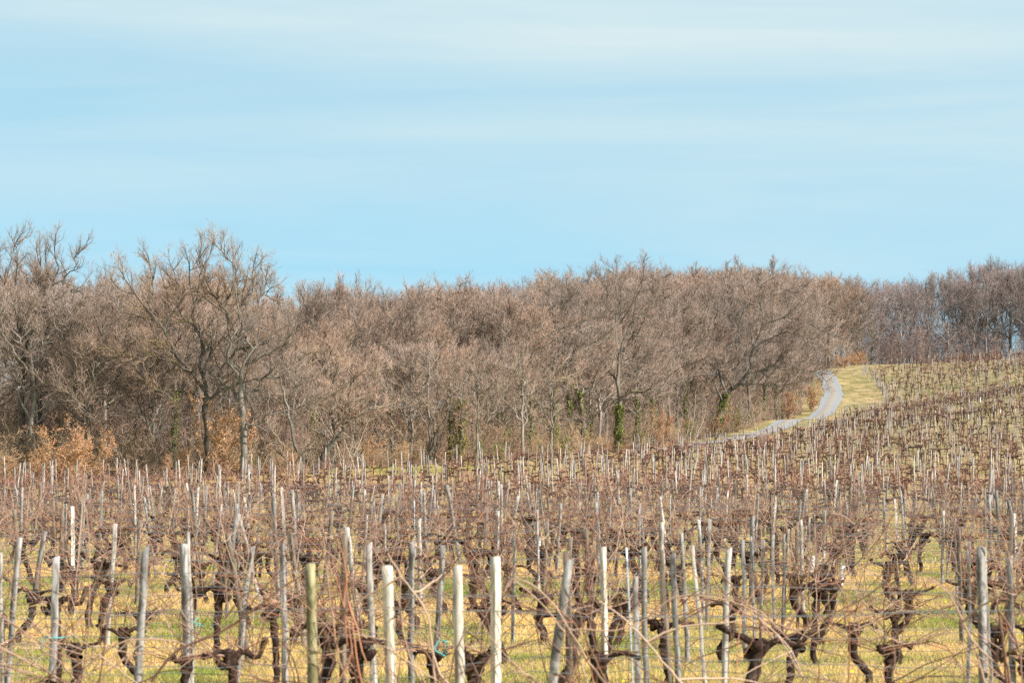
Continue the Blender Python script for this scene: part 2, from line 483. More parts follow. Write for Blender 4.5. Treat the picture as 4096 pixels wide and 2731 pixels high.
M_POST_G = mat_post('green_treated_pine', (0.15, 0.13, 0.055), (0.33, 0.30, 0.17), (0.05, 0.04, 0.02), 0.4)
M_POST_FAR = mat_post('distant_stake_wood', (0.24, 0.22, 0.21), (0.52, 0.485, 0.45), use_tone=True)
M_STEEL = mat_plain('galvanised_steel', (0.50, 0.58, 0.64), 0.45, 0.35)
M_WIRE = mat_plain('trellis_wire_steel', (0.17, 0.18, 0.19), 0.55, 0.1)
def mat_vine():
    m, nt, b = new_mat('vine_bark', 0.9, 0.15)
    tc = N(nt, 'ShaderNodeTexCoord'); P = tc.outputs['Object']
    f = noise(nt, P, 1.0, 6, 0.7, 0.4, (28, 28, 9))
    c = ramp(nt, f, [(0.35, (0.016, 0.007, 0.005)), (0.52, (0.038, 0.021, 0.016)), (0.66, (0.09, 0.063, 0.05)), (0.78, (0.22, 0.18, 0.155))])
    mo = ramp(nt, noise(nt, P, 5.0, 3), [(0.58, 0.0), (0.68, 0.6)])
    c = mixc(nt, mo, c, (0.16, 0.11, 0.025))
    L(nt, c, b.inputs['Base Color']); bump(nt, b, f, 1.0, 0.02)
    return m
M_VINE = mat_vine()
def mat_cane():
    m, nt, b = new_mat('vine_cane', 0.6, 0.3)
    t = attr(nt, 'tone')
    c = ramp(nt, t, [(0.0, (0.11, 0.055, 0.045)), (0.35, (0.20, 0.10, 0.068)), (0.6, (0.31, 0.19, 0.135)), (0.85, (0.46, 0.32, 0.235)), (1.0, (0.36, 0.16, 0.09))])
    L(nt, c, b.inputs['Base Color'])
    return m
M_CANE = mat_cane()
def mat_vinefar():
    m, nt, b = new_mat('vine_wood_far', 0.85, 0.15)
    t = attr(nt, 'tone')
    c = ramp(nt, t, [(0.0, (0.030, 0.016, 0.012)), (0.25, (0.085, 0.050, 0.038)), (0.32, (0.16, 0.070, 0.052)), (0.7, (0.31, 0.165, 0.125)), (1.0, (0.46, 0.28, 0.21))])
    L(nt, c, b.inputs['Base Color'])
    return m
M_VFAR = mat_vinefar()
M_GRASS = mat_leaf('grass_blade', (0.17, 0.25, 0.03), (0.80, 0.53, 0.23), 0.35)
M_YEL = mat_leaf('dandelion_petal', (0.75, 0.50, 0.02), (0.85, 0.62, 0.03), 0.2)
M_TEAL = mat_plain('teal_twine', (0.10, 0.42, 0.42), 0.6)
M_WHITE = mat_plain('white_plastic', (0.75, 0.78, 0.80), 0.4)

# ------------------------------------------------------------------ ground sheet and track
def axis(parts):
    out = []
    for a, b, st in parts:
        out += list(np.arange(a, b, st))
    out.append(parts[-1][1])
    return np.array(out, float)
ax = axis([(-4500, -900, 400), (-900, -300, 60), (-300, -90, 12), (-90, 130, 2.0), (130, 300, 10), (300, 900, 60), (900, 4500, 400)])
ay = axis([(-600, -60, 90), (-60, 10, 10), (10, 60, 1.2), (60, 520, 2.2), (520, 760, 12), (760, 1400, 60), (1400, 6000, 500)])
GX, GY = np.meshgrid(ax, ay)
GZ = ht(GX, GY)
nx, ny = len(ax), len(ay)
ii = np.arange(nx * ny).reshape(ny, nx)
gb = Buf()
gb.add(np.stack([GX, GY, GZ], -1).reshape(-1, 3), np.stack([ii[:-1, :-1], ii[:-1, 1:], ii[1:, 1:], ii[1:, :-1]], -1).reshape(-1, 4), None, 0.5)
gme = gb.mesh('meadow_ground', M_GROUND, True)
ground = link('ground', gme)
prop(ground, 'rolling grassy vineyard ground rising to a low hill', None, None, 'structure')
def gattr(name, val):
    a = gme.attributes.new(name, 'FLOAT', 'POINT'); a.data.foreach_set('value', val.ravel().astype(np.float32))
EL = [wp(*p) for p in EDGE]; VL = [wp(*p) for p in VB]; RL = [wp(*p) for p in ROAD]
inw = inpoly(GX, GY, WPOLY); dw = dist_poly(GX, GY, EL); dw = np.where(inw, dw, -dw)
inv = inpoly(GX, GY, VPOLY); dr = dist_poly(GX, GY, RL)
gattr('wood', np.clip((dw + 2.0) / 5.0, 0, 1))
gattr('vineyard', inv.astype(float))
gattr('verge', np.clip(1.35 - dr / 6.0, 0, 1) * (~inv) * np.where((dw > -6.5) & (dw < 1.5) & (GY < 425), 1.0, 0.25))
gattr('hill', np.clip((GY - 190) / 60, 0, 1) * 0.75)
gattr('dry', np.exp(-((GY - 165) / 62.0) ** 2) * 0.62 * inv)

rp = np.array([wp(*p) for p in ROAD]); rp = resample(np.column_stack([rp, np.zeros(len(rp))]), 160)[:, :2]
tg = unit(np.gradient(rp, axis=0)); nrm = np.column_stack([-tg[:, 1], tg[:, 0]])
rb = Buf(); K = 9
us = np.linspace(0, 1, K)
wid = 2.6 + 0.18 * np.sin(np.arange(160) * 0.5) 
pts = rp[:, None, :] + nrm[:, None, :] * ((us - 0.5)[None, :, None] * wid[:, None, None])
z = ht(pts[..., 0], pts[..., 1]) + 0.05 + 0.05 * np.sin(us * math.pi)[None, :] - 0.04 * np.exp(-((us - 0.25) / .09) ** 2)[None] - 0.04 * np.exp(-((us - 0.75) / .09) ** 2)[None]
V = np.concatenate([pts, z[..., None]], -1)
jj = np.arange(160 * K).reshape(160, K)
rb.add(V.reshape(-1, 3), np.stack([jj[:-1, :-1], jj[1:, :-1], jj[1:, 1:], jj[:-1, 1:]], -1).reshape(-1, 4), None, np.tile(us, 160))
prop(link('track', rb.mesh('gravel_track', M_ROAD, True)), 'pale grey gravel track curving along the wood up the hill', None, None, 'structure')

# ------------------------------------------------------------------ trees
def ivy_cloud(rng, paths, n, spread, size, fade=0.0):
    b = Buf()
    P = np.concatenate([resample(p, 60) for p, r in paths]); R = np.concatenate([np.full(60, r) for p, r in paths])
    i = rng.integers(0, len(P), n)
    kp = rng.random(n) < 0.35 + 0.65 * (np.sin(P[i, 2] * 3.1 + 1.0) * np.sin(P[i, 2] * 7.3) > -0.25)
    i = i[kp]; n = len(i)
    clump = 0.55 + 0.45 * np.sin(P[i, 2] * 4.0 + P[i, 0] * 3)
    a = rng.uniform(0, 2 * math.pi, n)
    rad = R[i] + np.abs(rng.normal(0, spread, n)) * clump
    c = P[i] + np.column_stack([np.cos(a) * rad, np.sin(a) * rad, rng.normal(0, 0.08, n)])
    u = unit(rng.normal(size=(n, 3))); w = unit(np.cross(u, rng.normal(size=(n, 3))))
    s = size * rng.uniform(0.6, 1.3, n)[:, None]
    V = np.stack([c - u * s, c + w * s * .7, c + u * s, c - w * s * .7], 1)
    b.add(V.reshape(-1, 3), np.arange(n * 4).reshape(n, 4), None, np.repeat(rng.uniform(0, 1, n), 4))
    return b
def tree_meshes(name, seed, limbs, mat, H, density=1.0, twig_r=0.011, leaf=None, crown_up=0.07, k2=6, wob=0.13, nlev3=6, spray=1.0):
    """limbs: list of (points (m,3), r0, r1); the first is the trunk and carries few branches low down."""
    rng = np.random.default_rng(seed)
    tb = Buf(); cb = Buf()
    SN = 13
    P1, R1, L1 = [], [], []
    for j, (p, r0, r1) in enumerate(limbs):
        q = resample(p, SN)
        amp = 0.04 if j == 0 else 0.08
        q[1:-1] += rng.normal(size=(SN - 2, 3)) * np.array([amp, amp, amp * 0.6])
        rr = r0 + (r1 - r0) * np.linspace(0, 1, SN) ** (0.8)
        if j == 0:
            rr[0] *= 1.45; rr[1] *= 1.1
        P1.append(q); R1.append(rr); L1.append(np.linalg.norm(np.diff(q, axis=0), axis=1).sum())
    tubes(tb, np.array(P1[:1]), np.array(R1[:1]), 9, 0.0)
    if len(P1) > 1:
        tubes(tb, np.array(P1[1:]), np.array(R1[1:]), 6, 0.08)
    Pa, Ra, La = np.array(P1[1:]), np.array(R1[1:]), np.array(L1[1:])
    # second order
    s, d, l, r = kids(rng, Pa, Ra, max(3, int(k2 * 1.3)), 0.18, 0.98, 46, 14, 0.40, 0.55, np.clip(La, 2.2, 6.5))
    # leaders continue from limb tips
    tipd = unit(Pa[:, -1] - Pa[:, -2])
    s = np.vstack([s, Pa[:, -1]]); d = np.vstack([d, tipd]); l = np.concatenate([l, np.full(len(Pa), 1.3)]); r = np.concatenate([r, Ra[:, -1] * 0.9])
    r = np.clip(r * 1.15, 0.028, 0.085)
    P2 = grow(rng, s, d, l, 6, wob, crown_up); R2 = taper(r, 7, 0.35)
    R2 = R2 * 1.15
    tubes(cb, P2, R2, 4, rng.uniform(0.0, 0.25, len(P2)))
    s, d, l, r = kids(rng, P2, R2, nlev3, 0.12, 1.0, 38, 12, 0.56, 0.6, l)
    r = np.clip(r, 0.011, 0.04)
    P3 = grow(rng, s, d, l, 4, wob * 1.1, crown_up * 1.2); R3 = taper(r, 5, 0.4)
    tubes(cb, P3, R3, 3, rng.uniform(0.2, 0.55, len(P3)))
    k4 = max(3, int(round(6 * density)))
    s, d, l, r = kids(rng, P3, R3, k4, 0.1, 1.0, 33, 11, 0.70, 0.6, l)
    l = np.clip(l, 0.3, 1.5)
    r = np.clip(r, twig_r * 0.8, 0.018)
    P4 = grow(rng, s, d, l, 2, 0.10, crown_up * 1.8); R4 = taper(r, 3, 0.45)
    ribbons(cb, P4, R4, rng, np.clip(rng.normal(0.62, 0.16, len(P4)), .25, .95))
    k5 = max(2, int(round(4 * density)))
    s, d, l, r = kids(rng, P4, R4, k5, 0.2, 1.0, 28, 10, 0.72, 0.7, l)
    l = np.clip(l, 0.3, 1.0) * spray
    spikes(cb, s, s + unit(d + np.array([0, 0, 0.28])) * l[:, None], np.full(len(s), twig_r * 0.68), rng, rng.uniform(0.75, 1.0, len(s)))
    lb = None
    if leaf:
        lb = Buf(); n = leaf
        i = rng.integers(0, len(s), n)
        c = s[i] + unit(d[i]) * (l[i] * rng.uniform(0, 1, n))[:, None]
        u = unit(rng.normal(size=(n, 3))); w = unit(np.cross(u, rng.normal(size=(n, 3))))
        sz = rng.uniform(0.035, 0.075, n)[:, None]
        lb.add(np.stack([c - u * sz, c + w * sz * .6, c + u * sz, c - w * sz * .6], 1).reshape(-1, 3), np.arange(n * 4).reshape(n, 4), None, np.repeat(rng.uniform(0, 1, n), 4))
    return tb.mesh(name + '_trunk', mat, True), cb.mesh(name + '_crown', mat), (lb.mesh(name + '_leaves', M_RUST) if lb else None), (P1, R1)

def auto_limbs(rng, H, fork=0.38, spread=0.42, r0=0.2, nl=10, lean=0.0, upright=0.5):
    """random limbs for a woodland tree of height H"""
    la = rng.uniform(0, 2 * math.pi)
    lx, ly = math.cos(la) * lean, math.sin(la) * lean
    zs = np.linspace(0, 0.9 * H, 7)
    tr = np.column_stack([lx * zs + np.cumsum(rng.normal(0, 0.02 * H * .5, 7)), ly * zs + np.cumsum(rng.normal(0, 0.02 * H * .5, 7)), zs]); tr[0] = 0
    limbs = [(tr, r0, 0.05)]
    T = resample(tr, 40)
    for j in range(nl):
        t = fork + (0.96 - fork) * (j + rng.uniform(-.3, .3)) / nl
        t = min(max(t, 0.2), .97)
        p = T[int(t * 39)]
        az = j * 2.4 + rng.uniform(-.5, .5)
        Ln = H * spread * (1.15 - 0.75 * (t - fork) / (1 - fork)) * rng.uniform(0.75, 1.15)
        el = rng.uniform(0.25, 0.75) * (1 if t < .7 else 1.3) + upright * 0.3
        pts = [p]; d = np.array([math.cos(az) * math.cos(el), math.sin(az) * math.cos(el), math.sin(el)])
        for q in range(5):
            d = unit(d + rng.normal(size=3) * 0.28 + np.array([0, 0, 0.14 * upright + 0.03]))
            pts.append(pts[-1] + d * Ln / 5)
        limbs.append((np.array(pts), r0 * (0.52 - 0.25 * t), 0.03))
    c = np.array([0, 0, 0.60 * H]); rad = np.array([0.40 * H * (spread / .36), 0.40 * H * (spread / .36), 0.40 * H])
    for j in range(1, len(limbs)):
        pts, a_, b_ = limbs[j]
        o_ = pts[0]; e_ = pts[-1] - o_
        ts = np.linspace(0.3, 2.2, 60)
        q = np.sum((((o_ + e_ * ts[:, None]) - c) / rad) ** 2, axis=1)
        k = ts[min(np.searchsorted(q, 1.0) if (np.diff(q) > 0).all() else int(np.argmin(np.abs(q - 1))), 59)]
        limbs[j] = (o_ + (pts - o_) * np.clip(k, .45, 1.8) * rng.uniform(.86, 1.0), a_, b_)
    limbs.append((np.vstack([T[-8], T[-1] + [0, 0, 0.02 * H], T[-1] + rng.normal(size=3) * .3 + [0, 0, 0.06 * H]]), 0.07, 0.03))
    return limbs

def pic_limbs(base, ppm, data, rng, ys=0.5):
    """limb polylines read as side view (x right, z up, metres) with their own depth wander"""
    out = []
    for pts, r0, r1, dep in data:
        a = np.array(pts, float)
        x = (a[:, 0] - base[0]) / ppm; zz = (base[1] - a[:, 1]) / ppm
        y = np.linspace(dep[0], dep[1], len(a)) + np.concatenate([[0], rng.normal(0, 0.15, len(a) - 1)])
        out.append((np.column_stack([x, y, zz]), r0, r1))
    return out

TREES = []   # (px, d) of placed feature trees, to keep others off
def place_tree(meshes, x, y, rz, sc, label, group=None, name='bare_oak_tree', cat='tree', ivy=None, sink=0.1):
    z = h1(x, y)
    t = empty(name, (x, y, z - sink), rz, sc)
    prop(t, label, cat, group)
    tk = link('trunk', meshes[0], t); link('crown', meshes[1], t)
    if meshes[2] is not None:
        link('dead_leaves', meshes[2], t)
    if ivy is not None:
        link('ivy', ivy, tk)
    return t

rg = np.random.default_rng(5)
# the spreading oak in front of the wood
b1 = (1190, 1462)
big = pic_limbs(b1, 93.6, [
    ([(1190, 1462), (1187, 1250), (1180, 1100), (1172, 985)], 0.26, 0.20, (0, 0)),
    ([(1172, 1010), (1100, 972), (1000, 960), (910, 952)], 0.085, 0.03, (0, -1.2)),
    ([(1174, 1000), (1160, 880), (1128, 800), (1152, 700), (1108, 620), (1090, 500), (1082, 400), (1070, 270)], 0.15, 0.035, (0, .8)),
    ([(1170, 960), (1090, 850), (1000, 740), (930, 600), (870, 540), (800, 440), (740, 350), (712, 300)], 0.14, 0.03, (0, -1.0)),
    ([(1180, 1010), (1240, 960), (1252, 860), (1330, 760), (1400, 720), (1500, 700)], 0.12, 0.03, (0, -1.5)),
    ([(1240, 955), (1330, 920), (1440, 890), (1560, 850), (1650, 800), (1740, 740)], 0.08, 0.025, (-.3, 1.2)),
    ([(1160, 880), (1205, 750), (1300, 570), (1245, 470), (1190, 400), (1160, 300), (1180, 170)], 0.11, 0.025, (0, 1.8)),
    ([(1330, 760), (1380, 600), (1372, 480), (1430, 400), (1455, 260)], 0.08, 0.025, (-.6, -1.8)),
    ([(1095, 850), (1000, 830), (900, 860), (790, 880)], 0.07, 0.025, (-.2, 1.5)),
    ([(1090, 845), (950, 780), (850, 752), (725, 742)], 0.07, 0.025, (-.2, -2.4)),
    ([(1290, 570), (1230, 440), (1140, 350), (1128, 190)], 0.07, 0.025, (1.2, .4)),
    ([(930, 600), (850, 480), (870, 380), (850, 250)], 0.07, 0.025, (-.6, .8)),
    ([(1245, 470), (1310, 380), (1330, 260), (1250, 160)], 0.07, 0.025, (1.2, -.2)),
    ([(1108, 620), (1020, 500), (1000, 380), (960, 260)], 0.07, 0.025, (.4, 2.2)),
    ([(1372, 480), (1460, 440), (1530, 400), (1500, 310)], 0.05, 0.02, (-1.2, .4)),
    ([(1000, 740), (890, 700), (800, 640), (720, 560)], 0.07, 0.02, (-.5, 1.0)),
], rg)
m_big = tree_meshes('spreading_oak', 11, big, M_BIG, 14.4, 0.8, 0.010, leaf=500, k2=7, nlev3=6, wob=0.15)
x, y = wp(209, 179.5)
place_tree(m_big, x, y, 0, 1.0, 'tallest spreading bare oak with a short trunk, behind the rust-leaved sapling')
TREES.append((x, y))
b2 = (1387, 1490)
strt = pic_limbs(b2, 93.6, [
    ([(1387, 1490), (1388, 1250), (1380, 1100), (1374, 1010), (1374, 940)], 0.235, 0.15, (0, 0)),
    ([(1374, 1050), (1305, 972), (1250, 930), (1200, 900)], 0.09, 0.025, (0, .8)),
    ([(1380, 1030), (1450, 980), (1512, 900), (1560, 850), (1600, 760)], 0.09, 0.03, (0, -1)),
    ([(1376, 960), (1382, 850), (1425, 760), (1400, 650), (1445, 560), (1475, 450)], 0.11, 0.03, (0, .6)),
    ([(1374, 940), (1300, 800), (1332, 700), (1362, 600), (1350, 450), (1335, 330)], 0.12, 0.03, (0, -.6)),
    ([(1400, 1165), (1470, 1168), (1560, 1110), (1650, 1092), (1740, 1058)], 0.07, 0.02, (0, -1.2)),
    ([(1425, 760), (1500, 690), (1560, 600), (1570, 500)], 0.07, 0.02, (.2, 1.4)),
    ([(1382, 850), (1480, 800), (1600, 740), (1680, 640)], 0.07, 0.02, (.2, -1.6)),
], rg)
m_str = tree_meshes('straight_oak', 12, strt, M_MID, 12.2, 0.8, 0.010, k2=6)
x, y = wp(243.5, 177)
place_tree(m_str, x, y, 0, 1.0, 'pale straight-trunked bare tree standing just right of the tallest spreading oak')
TREES.append((x, y))
b3 = (130, 1500)
left = pic_limbs(b3, 93.6, [
    ([(130, 1500), (128, 1200), (120, 900), (150, 640)], 0.24, 0.15, (0, 0)),
    ([(150, 660), (215, 500), (280, 390), (318, 270), (300, 170)], 0.13, 0.03, (0, .6)),
    ([(135, 700), (95, 560), (60, 450), (10, 370), (-10, 240)], 0.13, 0.03, (0, -.6)),
    ([(95, 560), (190, 430), (240, 340), (190, 180)], 0.08, 0.025, (-.3, .8)),
    ([(160, 640), (230, 605), (300, 600), (350, 590)], 0.07, 0.03, (0, -1.2)),
    ([(215, 500), (300, 462), (370, 420), (440, 378)], 0.09, 0.03, (0, 1.2)),
    ([(280, 390), (360, 330), (420, 260), (430, 190)], 0.06, 0.02, (.4, .4)),
    ([(60, 450), (100, 320), (80, 200), (90, 120)], 0.07, 0.02, (-.5, .2)),
    ([(125, 850), (30, 750), (-80, 700), (-150, 600)], 0.1, 0.03, (0, .8)),
    ([(125, 1000), (220, 900), (330, 830), (400, 700)], 0.1, 0.03, (0, 1.4)),
], rg)
m_left = tree_meshes('left_oak', 13, left, M_BIG, 14.8, 0.85, 0.010, k2=6)
x, y = wp(23, 184)
place_tree(m_left, x, y, 0, 1.0, 'tall bare oak with dark forking limbs against the sky, leftmost of the whole wood')
TREES.append((x, y))
b4 = (1822, 1305)
ivt = pic_limbs(b4, 74.9, [
    ([(1822, 1305), (1832, 1180), (1842, 1000), (1832, 850), (1838, 720), (1862, 600)], 0.24, 0.10, (0, 0)),
    ([(1842, 975), (1900, 925), (1990, 916), (2060, 900), (2110, 945)], 0.12, 0.03, (0, -1.0)),
    ([(1870, 740), (1930, 700), (2010, 682), (2070, 668)], 0.08, 0.02, (0, .8)),
    ([(1838, 720), (1818, 550), (1832, 400), (1852, 300), (1830, 190)], 0.1, 0.02, (0, .6)),
    ([(1862, 600), (1922, 480), (1962, 300), (1990, 185)], 0.09, 0.02, (0, -.6)),
    ([(1834, 850), (1780, 800), (1722, 700), (1690, 500), (1720, 350)], 0.1, 0.02, (0, 1.2)),
    ([(1922, 480), (2020, 400), (2080, 300), (2100, 220)], 0.07, 0.02, (-.4, 1)),
    ([(1832, 900), (1900, 820), (1980, 780), (2080, 800)], 0.07, 0.02, (0, 1.8)),
    ([(1818, 550), (1750, 450), (1770, 300), (1740, 240)], 0.06, 0.02, (.3, -.8)),
], rg)
m_ivt = tree_meshes('ivy_oak', 14, ivt, M_BARK, 15, 1.0, 0.013, k2=7)
iv_rng = np.random.default_rng(3)
m_ivt_ivy = ivy_cloud(iv_rng, [(ivt[0][0][:3] , 0.22)], 2600, 0.15, 0.075).mesh('ivy_sleeve', M_IVY)
x, y = wp(616.5, 250)
place_tree(m_ivt, x, y, 0, 1.0, 'tall bare tree with a dense green ivy sleeve, where the track begins', ivy=m_ivt_ivy)
TREES.append((x, y))
b5 = (1635, 1330)
i2 = pic_limbs(b5, 77, [
    ([(1635, 1330), (1622, 1150), (1611, 1000), (1610, 930)], 0.20, 0.16, (0, 0)),
    ([(1606, 965), (1550, 890), (1500, 850), (1430, 830), (1380, 780)], 0.12, 0.03, (0, -.8)),
    ([(1610, 950), (1622, 850), (1632, 700), (1650, 500), (1605, 290)], 0.12, 0.02, (0, .4)),
    ([(1612, 950), (1680, 900), (1702, 820), (1760, 750), (1772, 600)], 0.1, 0.02, (0, -.8)),
    ([(1590, 920), (1540, 740), (1545, 650), (1455, 500), (1440, 300)], 0.09, 0.02, (-.2, 1)),
    ([(1632, 700), (1700, 600), (1690, 450), (1700, 330)], 0.07, 0.02, (.2, 1)),
], rg)
m_i2 = tree_meshes('mossy_fork_oak', 15, i2, M_BARK, 13.5, 1.0, 0.013, k2=7)
m_i2_ivy = ivy_cloud(iv_rng, [(i2[0][0], 0.17), (i2[1][0][:3], 0.1)], 1500, 0.12, 0.07).mesh('ivy_sleeve', M_IVY)
x, y = wp(585, 246)
place_tree(m_i2, x, y, 0, 1.0, 'mossy low-forked bare tree with ivy-clad stem, left of the dense ivy-sleeved tree', ivy=m_i2_ivy)
TREES.append((x, y))
b6 = (420, 1195)
ln = pic_limbs(b6, 59.4, [
    ([(420, 1195), (440, 1030), (482, 920), (560, 860), (612, 790)], 0.34, 0.17, (0, 0)),
    ([(600, 800), (720, 772), (790, 720), (842, 680)], 0.13, 0.03, (0, -1)),
    ([(560, 860), (700, 870), (820, 872), (920, 850)], 0.1, 0.02, (0, -2)),
    ([(482, 930), (430, 760), (400, 600), (425, 400), (480, 200)], 0.16, 0.02, (0, 1)),
    ([(612, 790), (642, 650), (702, 500), (682, 300), (760, 175)], 0.14, 0.02, (0, -.6)),
    ([(520, 890), (482, 800), (560, 740), (540, 560), (600, 350), (570, 165)], 0.13, 0.02, (0, .6)),
    ([(450, 960), (360, 780), (280, 650), (250, 450), (280, 220)], 0.13, 0.02, (0, -1.4)),
    ([(720, 772), (850, 762), (1000, 790), (1060, 805)], 0.08, 0.02, (-.8, -1.8)),
    ([(702, 500), (850, 450), (1000, 500), (1150, 570)], 0.09, 0.02, (-.3, -1.2)),
    ([(642, 650), (780, 560), (900, 560), (1050, 640)], 0.09, 0.02, (-.2, -2.4)),
    ([(682, 400), (800, 300), (900, 270), (980, 300)], 0.08, 0.02, (-.3, .8)),
    ([(425, 500), (330, 400), (180, 350), (120, 420)], 0.08, 0.02, (.6, -.4)),
    ([(440, 780), (330, 700), (180, 650), (60, 700)], 0.08, 0.02, (.4, -1.4)),
], rg)
m_ln = tree_meshes('leaning_oak', 16, ln, M_BARK, 17, 1.1, 0.015, k2=8, nlev3=7)
m_ln_ivy = ivy_cloud(iv_rng, [(ln[0][0][:3], 0.28)], 1500, 0.16, 0.09).mesh('ivy_sleeve', M_IVY)
x, y = wp(717, 311)
place_tree(m_ln, x, y, 0, 1.0, 'broad bare oak leaning right over the green verge below the track bend', ivy=m_ln_ivy)
TREES.append((x, y))

# general woodland trees ------------------------------------------------
GEN = []
gr = np.random.default_rng(21)
for i in range(8):
    H = 12.0
    nl = 13
    lm = auto_limbs(gr, H, fork=gr.uniform(0.22, 0.42), spread=gr.uniform(0.32, 0.42), r0=gr.uniform(0.13, 0.19), nl=nl, lean=gr.uniform(0, 0.09), upright=gr.uniform(0.5, 1.0))
    GEN.append((tree_meshes('woodland_tree', 40 + i, lm, M_GREY if i in (1, 4, 6) else M_BARK, H, 0.8, 0.0125, leaf=(500 if i in (2, 5) else None), k2=6, nlev3=6, crown_up=0.09), lm))
FAR = []
for i in range(4):
    H = 13.0
    lm = auto_limbs(gr, H, fork=gr.uniform(0.2, 0.33), spread=gr.uniform(0.34, 0.44), r0=gr.uniform(0.14, 0.2), nl=11, lean=gr.uniform(0, 0.06), upright=0.8)
    FAR.append((tree_meshes('ridge_tree', 60 + i, lm, M_FARB_HAZE, H, 0.75, 0.014, k2=6, nlev3=5, crown_up=0.12), lm))
IVYG = [ivy_cloud(iv_rng, [(lm[0][0][:4], 0.15)], 900, 0.13, 0.08).mesh('ivy_sleeve', M_IVY) for _, lm in GEN]
IVYF = [ivy_cloud(iv_rng, [(lm[0][0][:5], 0.15)], 700, 0.3, 0.10).mesh('ivy_sleeve', M_IVY) for _, lm in FAR[:2]]

SKYOFF = 5
SKY = [(-80, 250), (0, 262), (40, 258), (90, 275), (130, 268), (165, 268), (240, 272), (262, 288), (276, 304), (300, 306), (315, 270), (345, 272), (365, 288), (400, 290),
       (450, 282), (500, 281), (545, 272), (562, 264), (590, 288), (612, 272), (640, 268), (690, 268), (740, 268), (790, 269), (820, 275), (845, 286),
       (866, 274), (890, 274), (910, 286), (935, 270), (960, 282), (985, 258), (1010, 270), (1024, 262), (1100, 262)]
sx_, sy_ = zip(*SKY)
tr_rng = np.random.default_rng(77)
cand = []
def try_place(x, y, mind):
    for (a, b) in TREES:
        if (a - x) ** 2 + (b - y) ** 2 < mind * mind:
            return False
    TREES.append((x, y)); return True
def edge_points(step, off, px0=-60, px1=1090):
    pts = resample(np.array([(*wp(*p), 0) for p in EDGE]), 900)[:, :2]
    dd = np.concatenate([[0], np.cumsum(np.linalg.norm(np.diff(pts, axis=0), axis=1))])
    s = 0.0; out = []
    while s < dd[-1]:
        k = min(np.searchsorted(dd, s), len(pts) - 2)
        t = unit(pts[k + 1] - pts[k]); n = np.array([-t[1], t[0]])
        p = pts[k] + n * off
        px = 512 + F * p[0] / p[1]
        if px0 < px < px1:
            out.append((p[0], p[1], px))
        s += step * tr_rng.uniform(0.7, 1.3)
    return out
n_tree = 0
WHERE = [(-999, 60, "at the wood's left end"), (60, 190, 'behind the left rusty thicket'), (190, 300, 'near the tallest spreading oak'),
         (300, 430, 'right of the leaning stems'), (430, 560, 'behind the pale saplings'), (560, 700, 'near the ivy-sleeved tree'),
         (700, 800, 'above the green verge'), (800, 862, 'at the track bend'), (862, 940, 'above the vineyard corner'), (940, 1999, 'on the far right ridge')]
def where(px):
    for a, b, s in WHERE:
        if a <= px < b:
            return s
ROWN = ['in the front rank', 'in the second rank', 'in the third rank', 'deeper in the wood', 'deeper in the wood', 'deeper in the wood', 'at the back of the wood', 'at the back of the wood', 'at the back of the wood']
for ri, (off, step, mind) in enumerate([(1.5, 3.6, 2.4), (5, 3.9, 3.0), (9.5, 4.4, 3.2), (15, 5.0, 3.6), (21, 5.4, 4.2), (29, 6.2, 4.6), (40, 7.2, 5.0), (54, 9, 6)]):
    for (x, y, px) in edge_points(step, off):
        if n_tree >= 312:
            break
        far = px > 855 and y > 455
        if far and ri in (6, 7):
            continue
        if px < 850 and y > 440 and ri > 3: continue
        if not far and 690 < px < 855 and ri in (4, 6, 7): continue
        x += tr_rng.normal(0, 0.8); y += tr_rng.normal(0, 0.8)
        if dist_poly(np.array([x]), np.array([y]), RL)[0] < 3.2: continue
        if not try_place(x, y, mind): continue
        pxx = 512 + F * x / y
        zz = h1(x, y)
        ys = np.interp(pxx, sx_, sy_) - (SKYOFF if far else 0)
        H = EYE - zz + (HOR - ys) * y / F
        if far: H = max(H, 12.0)
        H = H * tr_rng.uniform(0.88, 0.99) if tr_rng.random() < 0.75 else H * tr_rng.uniform(0.66, 0.88)
        if ri == 0 and not far: H *= tr_rng.uniform(0.7, 1.0)
        H = min(max(H, 6.5), 19)
        k = tr_rng.integers(0, len(FAR) if far else len(GEN))
        ms = (FAR if far else GEN)[k][0]
        base = 14.0 if far else 12.75
        sc = H / base
        sw = sc * tr_rng.uniform(0.95, 1.15) if not far else sc
        ivy = None; lab = 'bare grey-brown tree'
        nm = 'bare_woodland_tree'
        if not far and ri < 2 and pxx > 80 and tr_rng.random() < (0.85 if 500 < pxx < 850 else .5) and k < (8 if 500 < pxx < 850 else 4):
            ivy = IVYG[k % len(IVYG)]; lab = 'bare ivy-stemmed tree'
        if far and k < 2 and tr_rng.random() < 0.3:
            ivy = IVYF[k]; lab = 'bare ivied tree'
        elif far:
            lab = 'bare purplish tree'
        rel = 'tall ' if H > 13.5 else ('low ' if H < 9 else '')
        label = f'{rel}{lab} {ROWN[ri]} {where(pxx)}'
        if ri >= 3: label = f'{rel}{lab} {ROWN[ri]} {where(pxx)}'
        place_tree(ms, x, y, tr_rng.uniform(0, 6.28), (sw, sw, sc), label, 'bare trees of the wood', name=nm, ivy=ivy)
        n_tree += 1
for (px, d, ytop, k) in [(829, 467, 279, 3), (838, 474, 284, 0), (846, 482, 289, 6), (854, 490, 290, 2), (842, 492, 282, 5), (833, 484, 277, 1)]:
    x, y = wp(px, d); H = EYE - h1(x, y) + (HOR - ytop) * y / F; sc = H / 12.4
    place_tree(GEN[k][0], x, y, k * 1.1, (sc * 1.15, sc * 1.15, sc), 'bare brown tree closing the main wood over the bend', 'bare trees of the wood')
    TREES.append((x, y))
print('trees', n_tree)

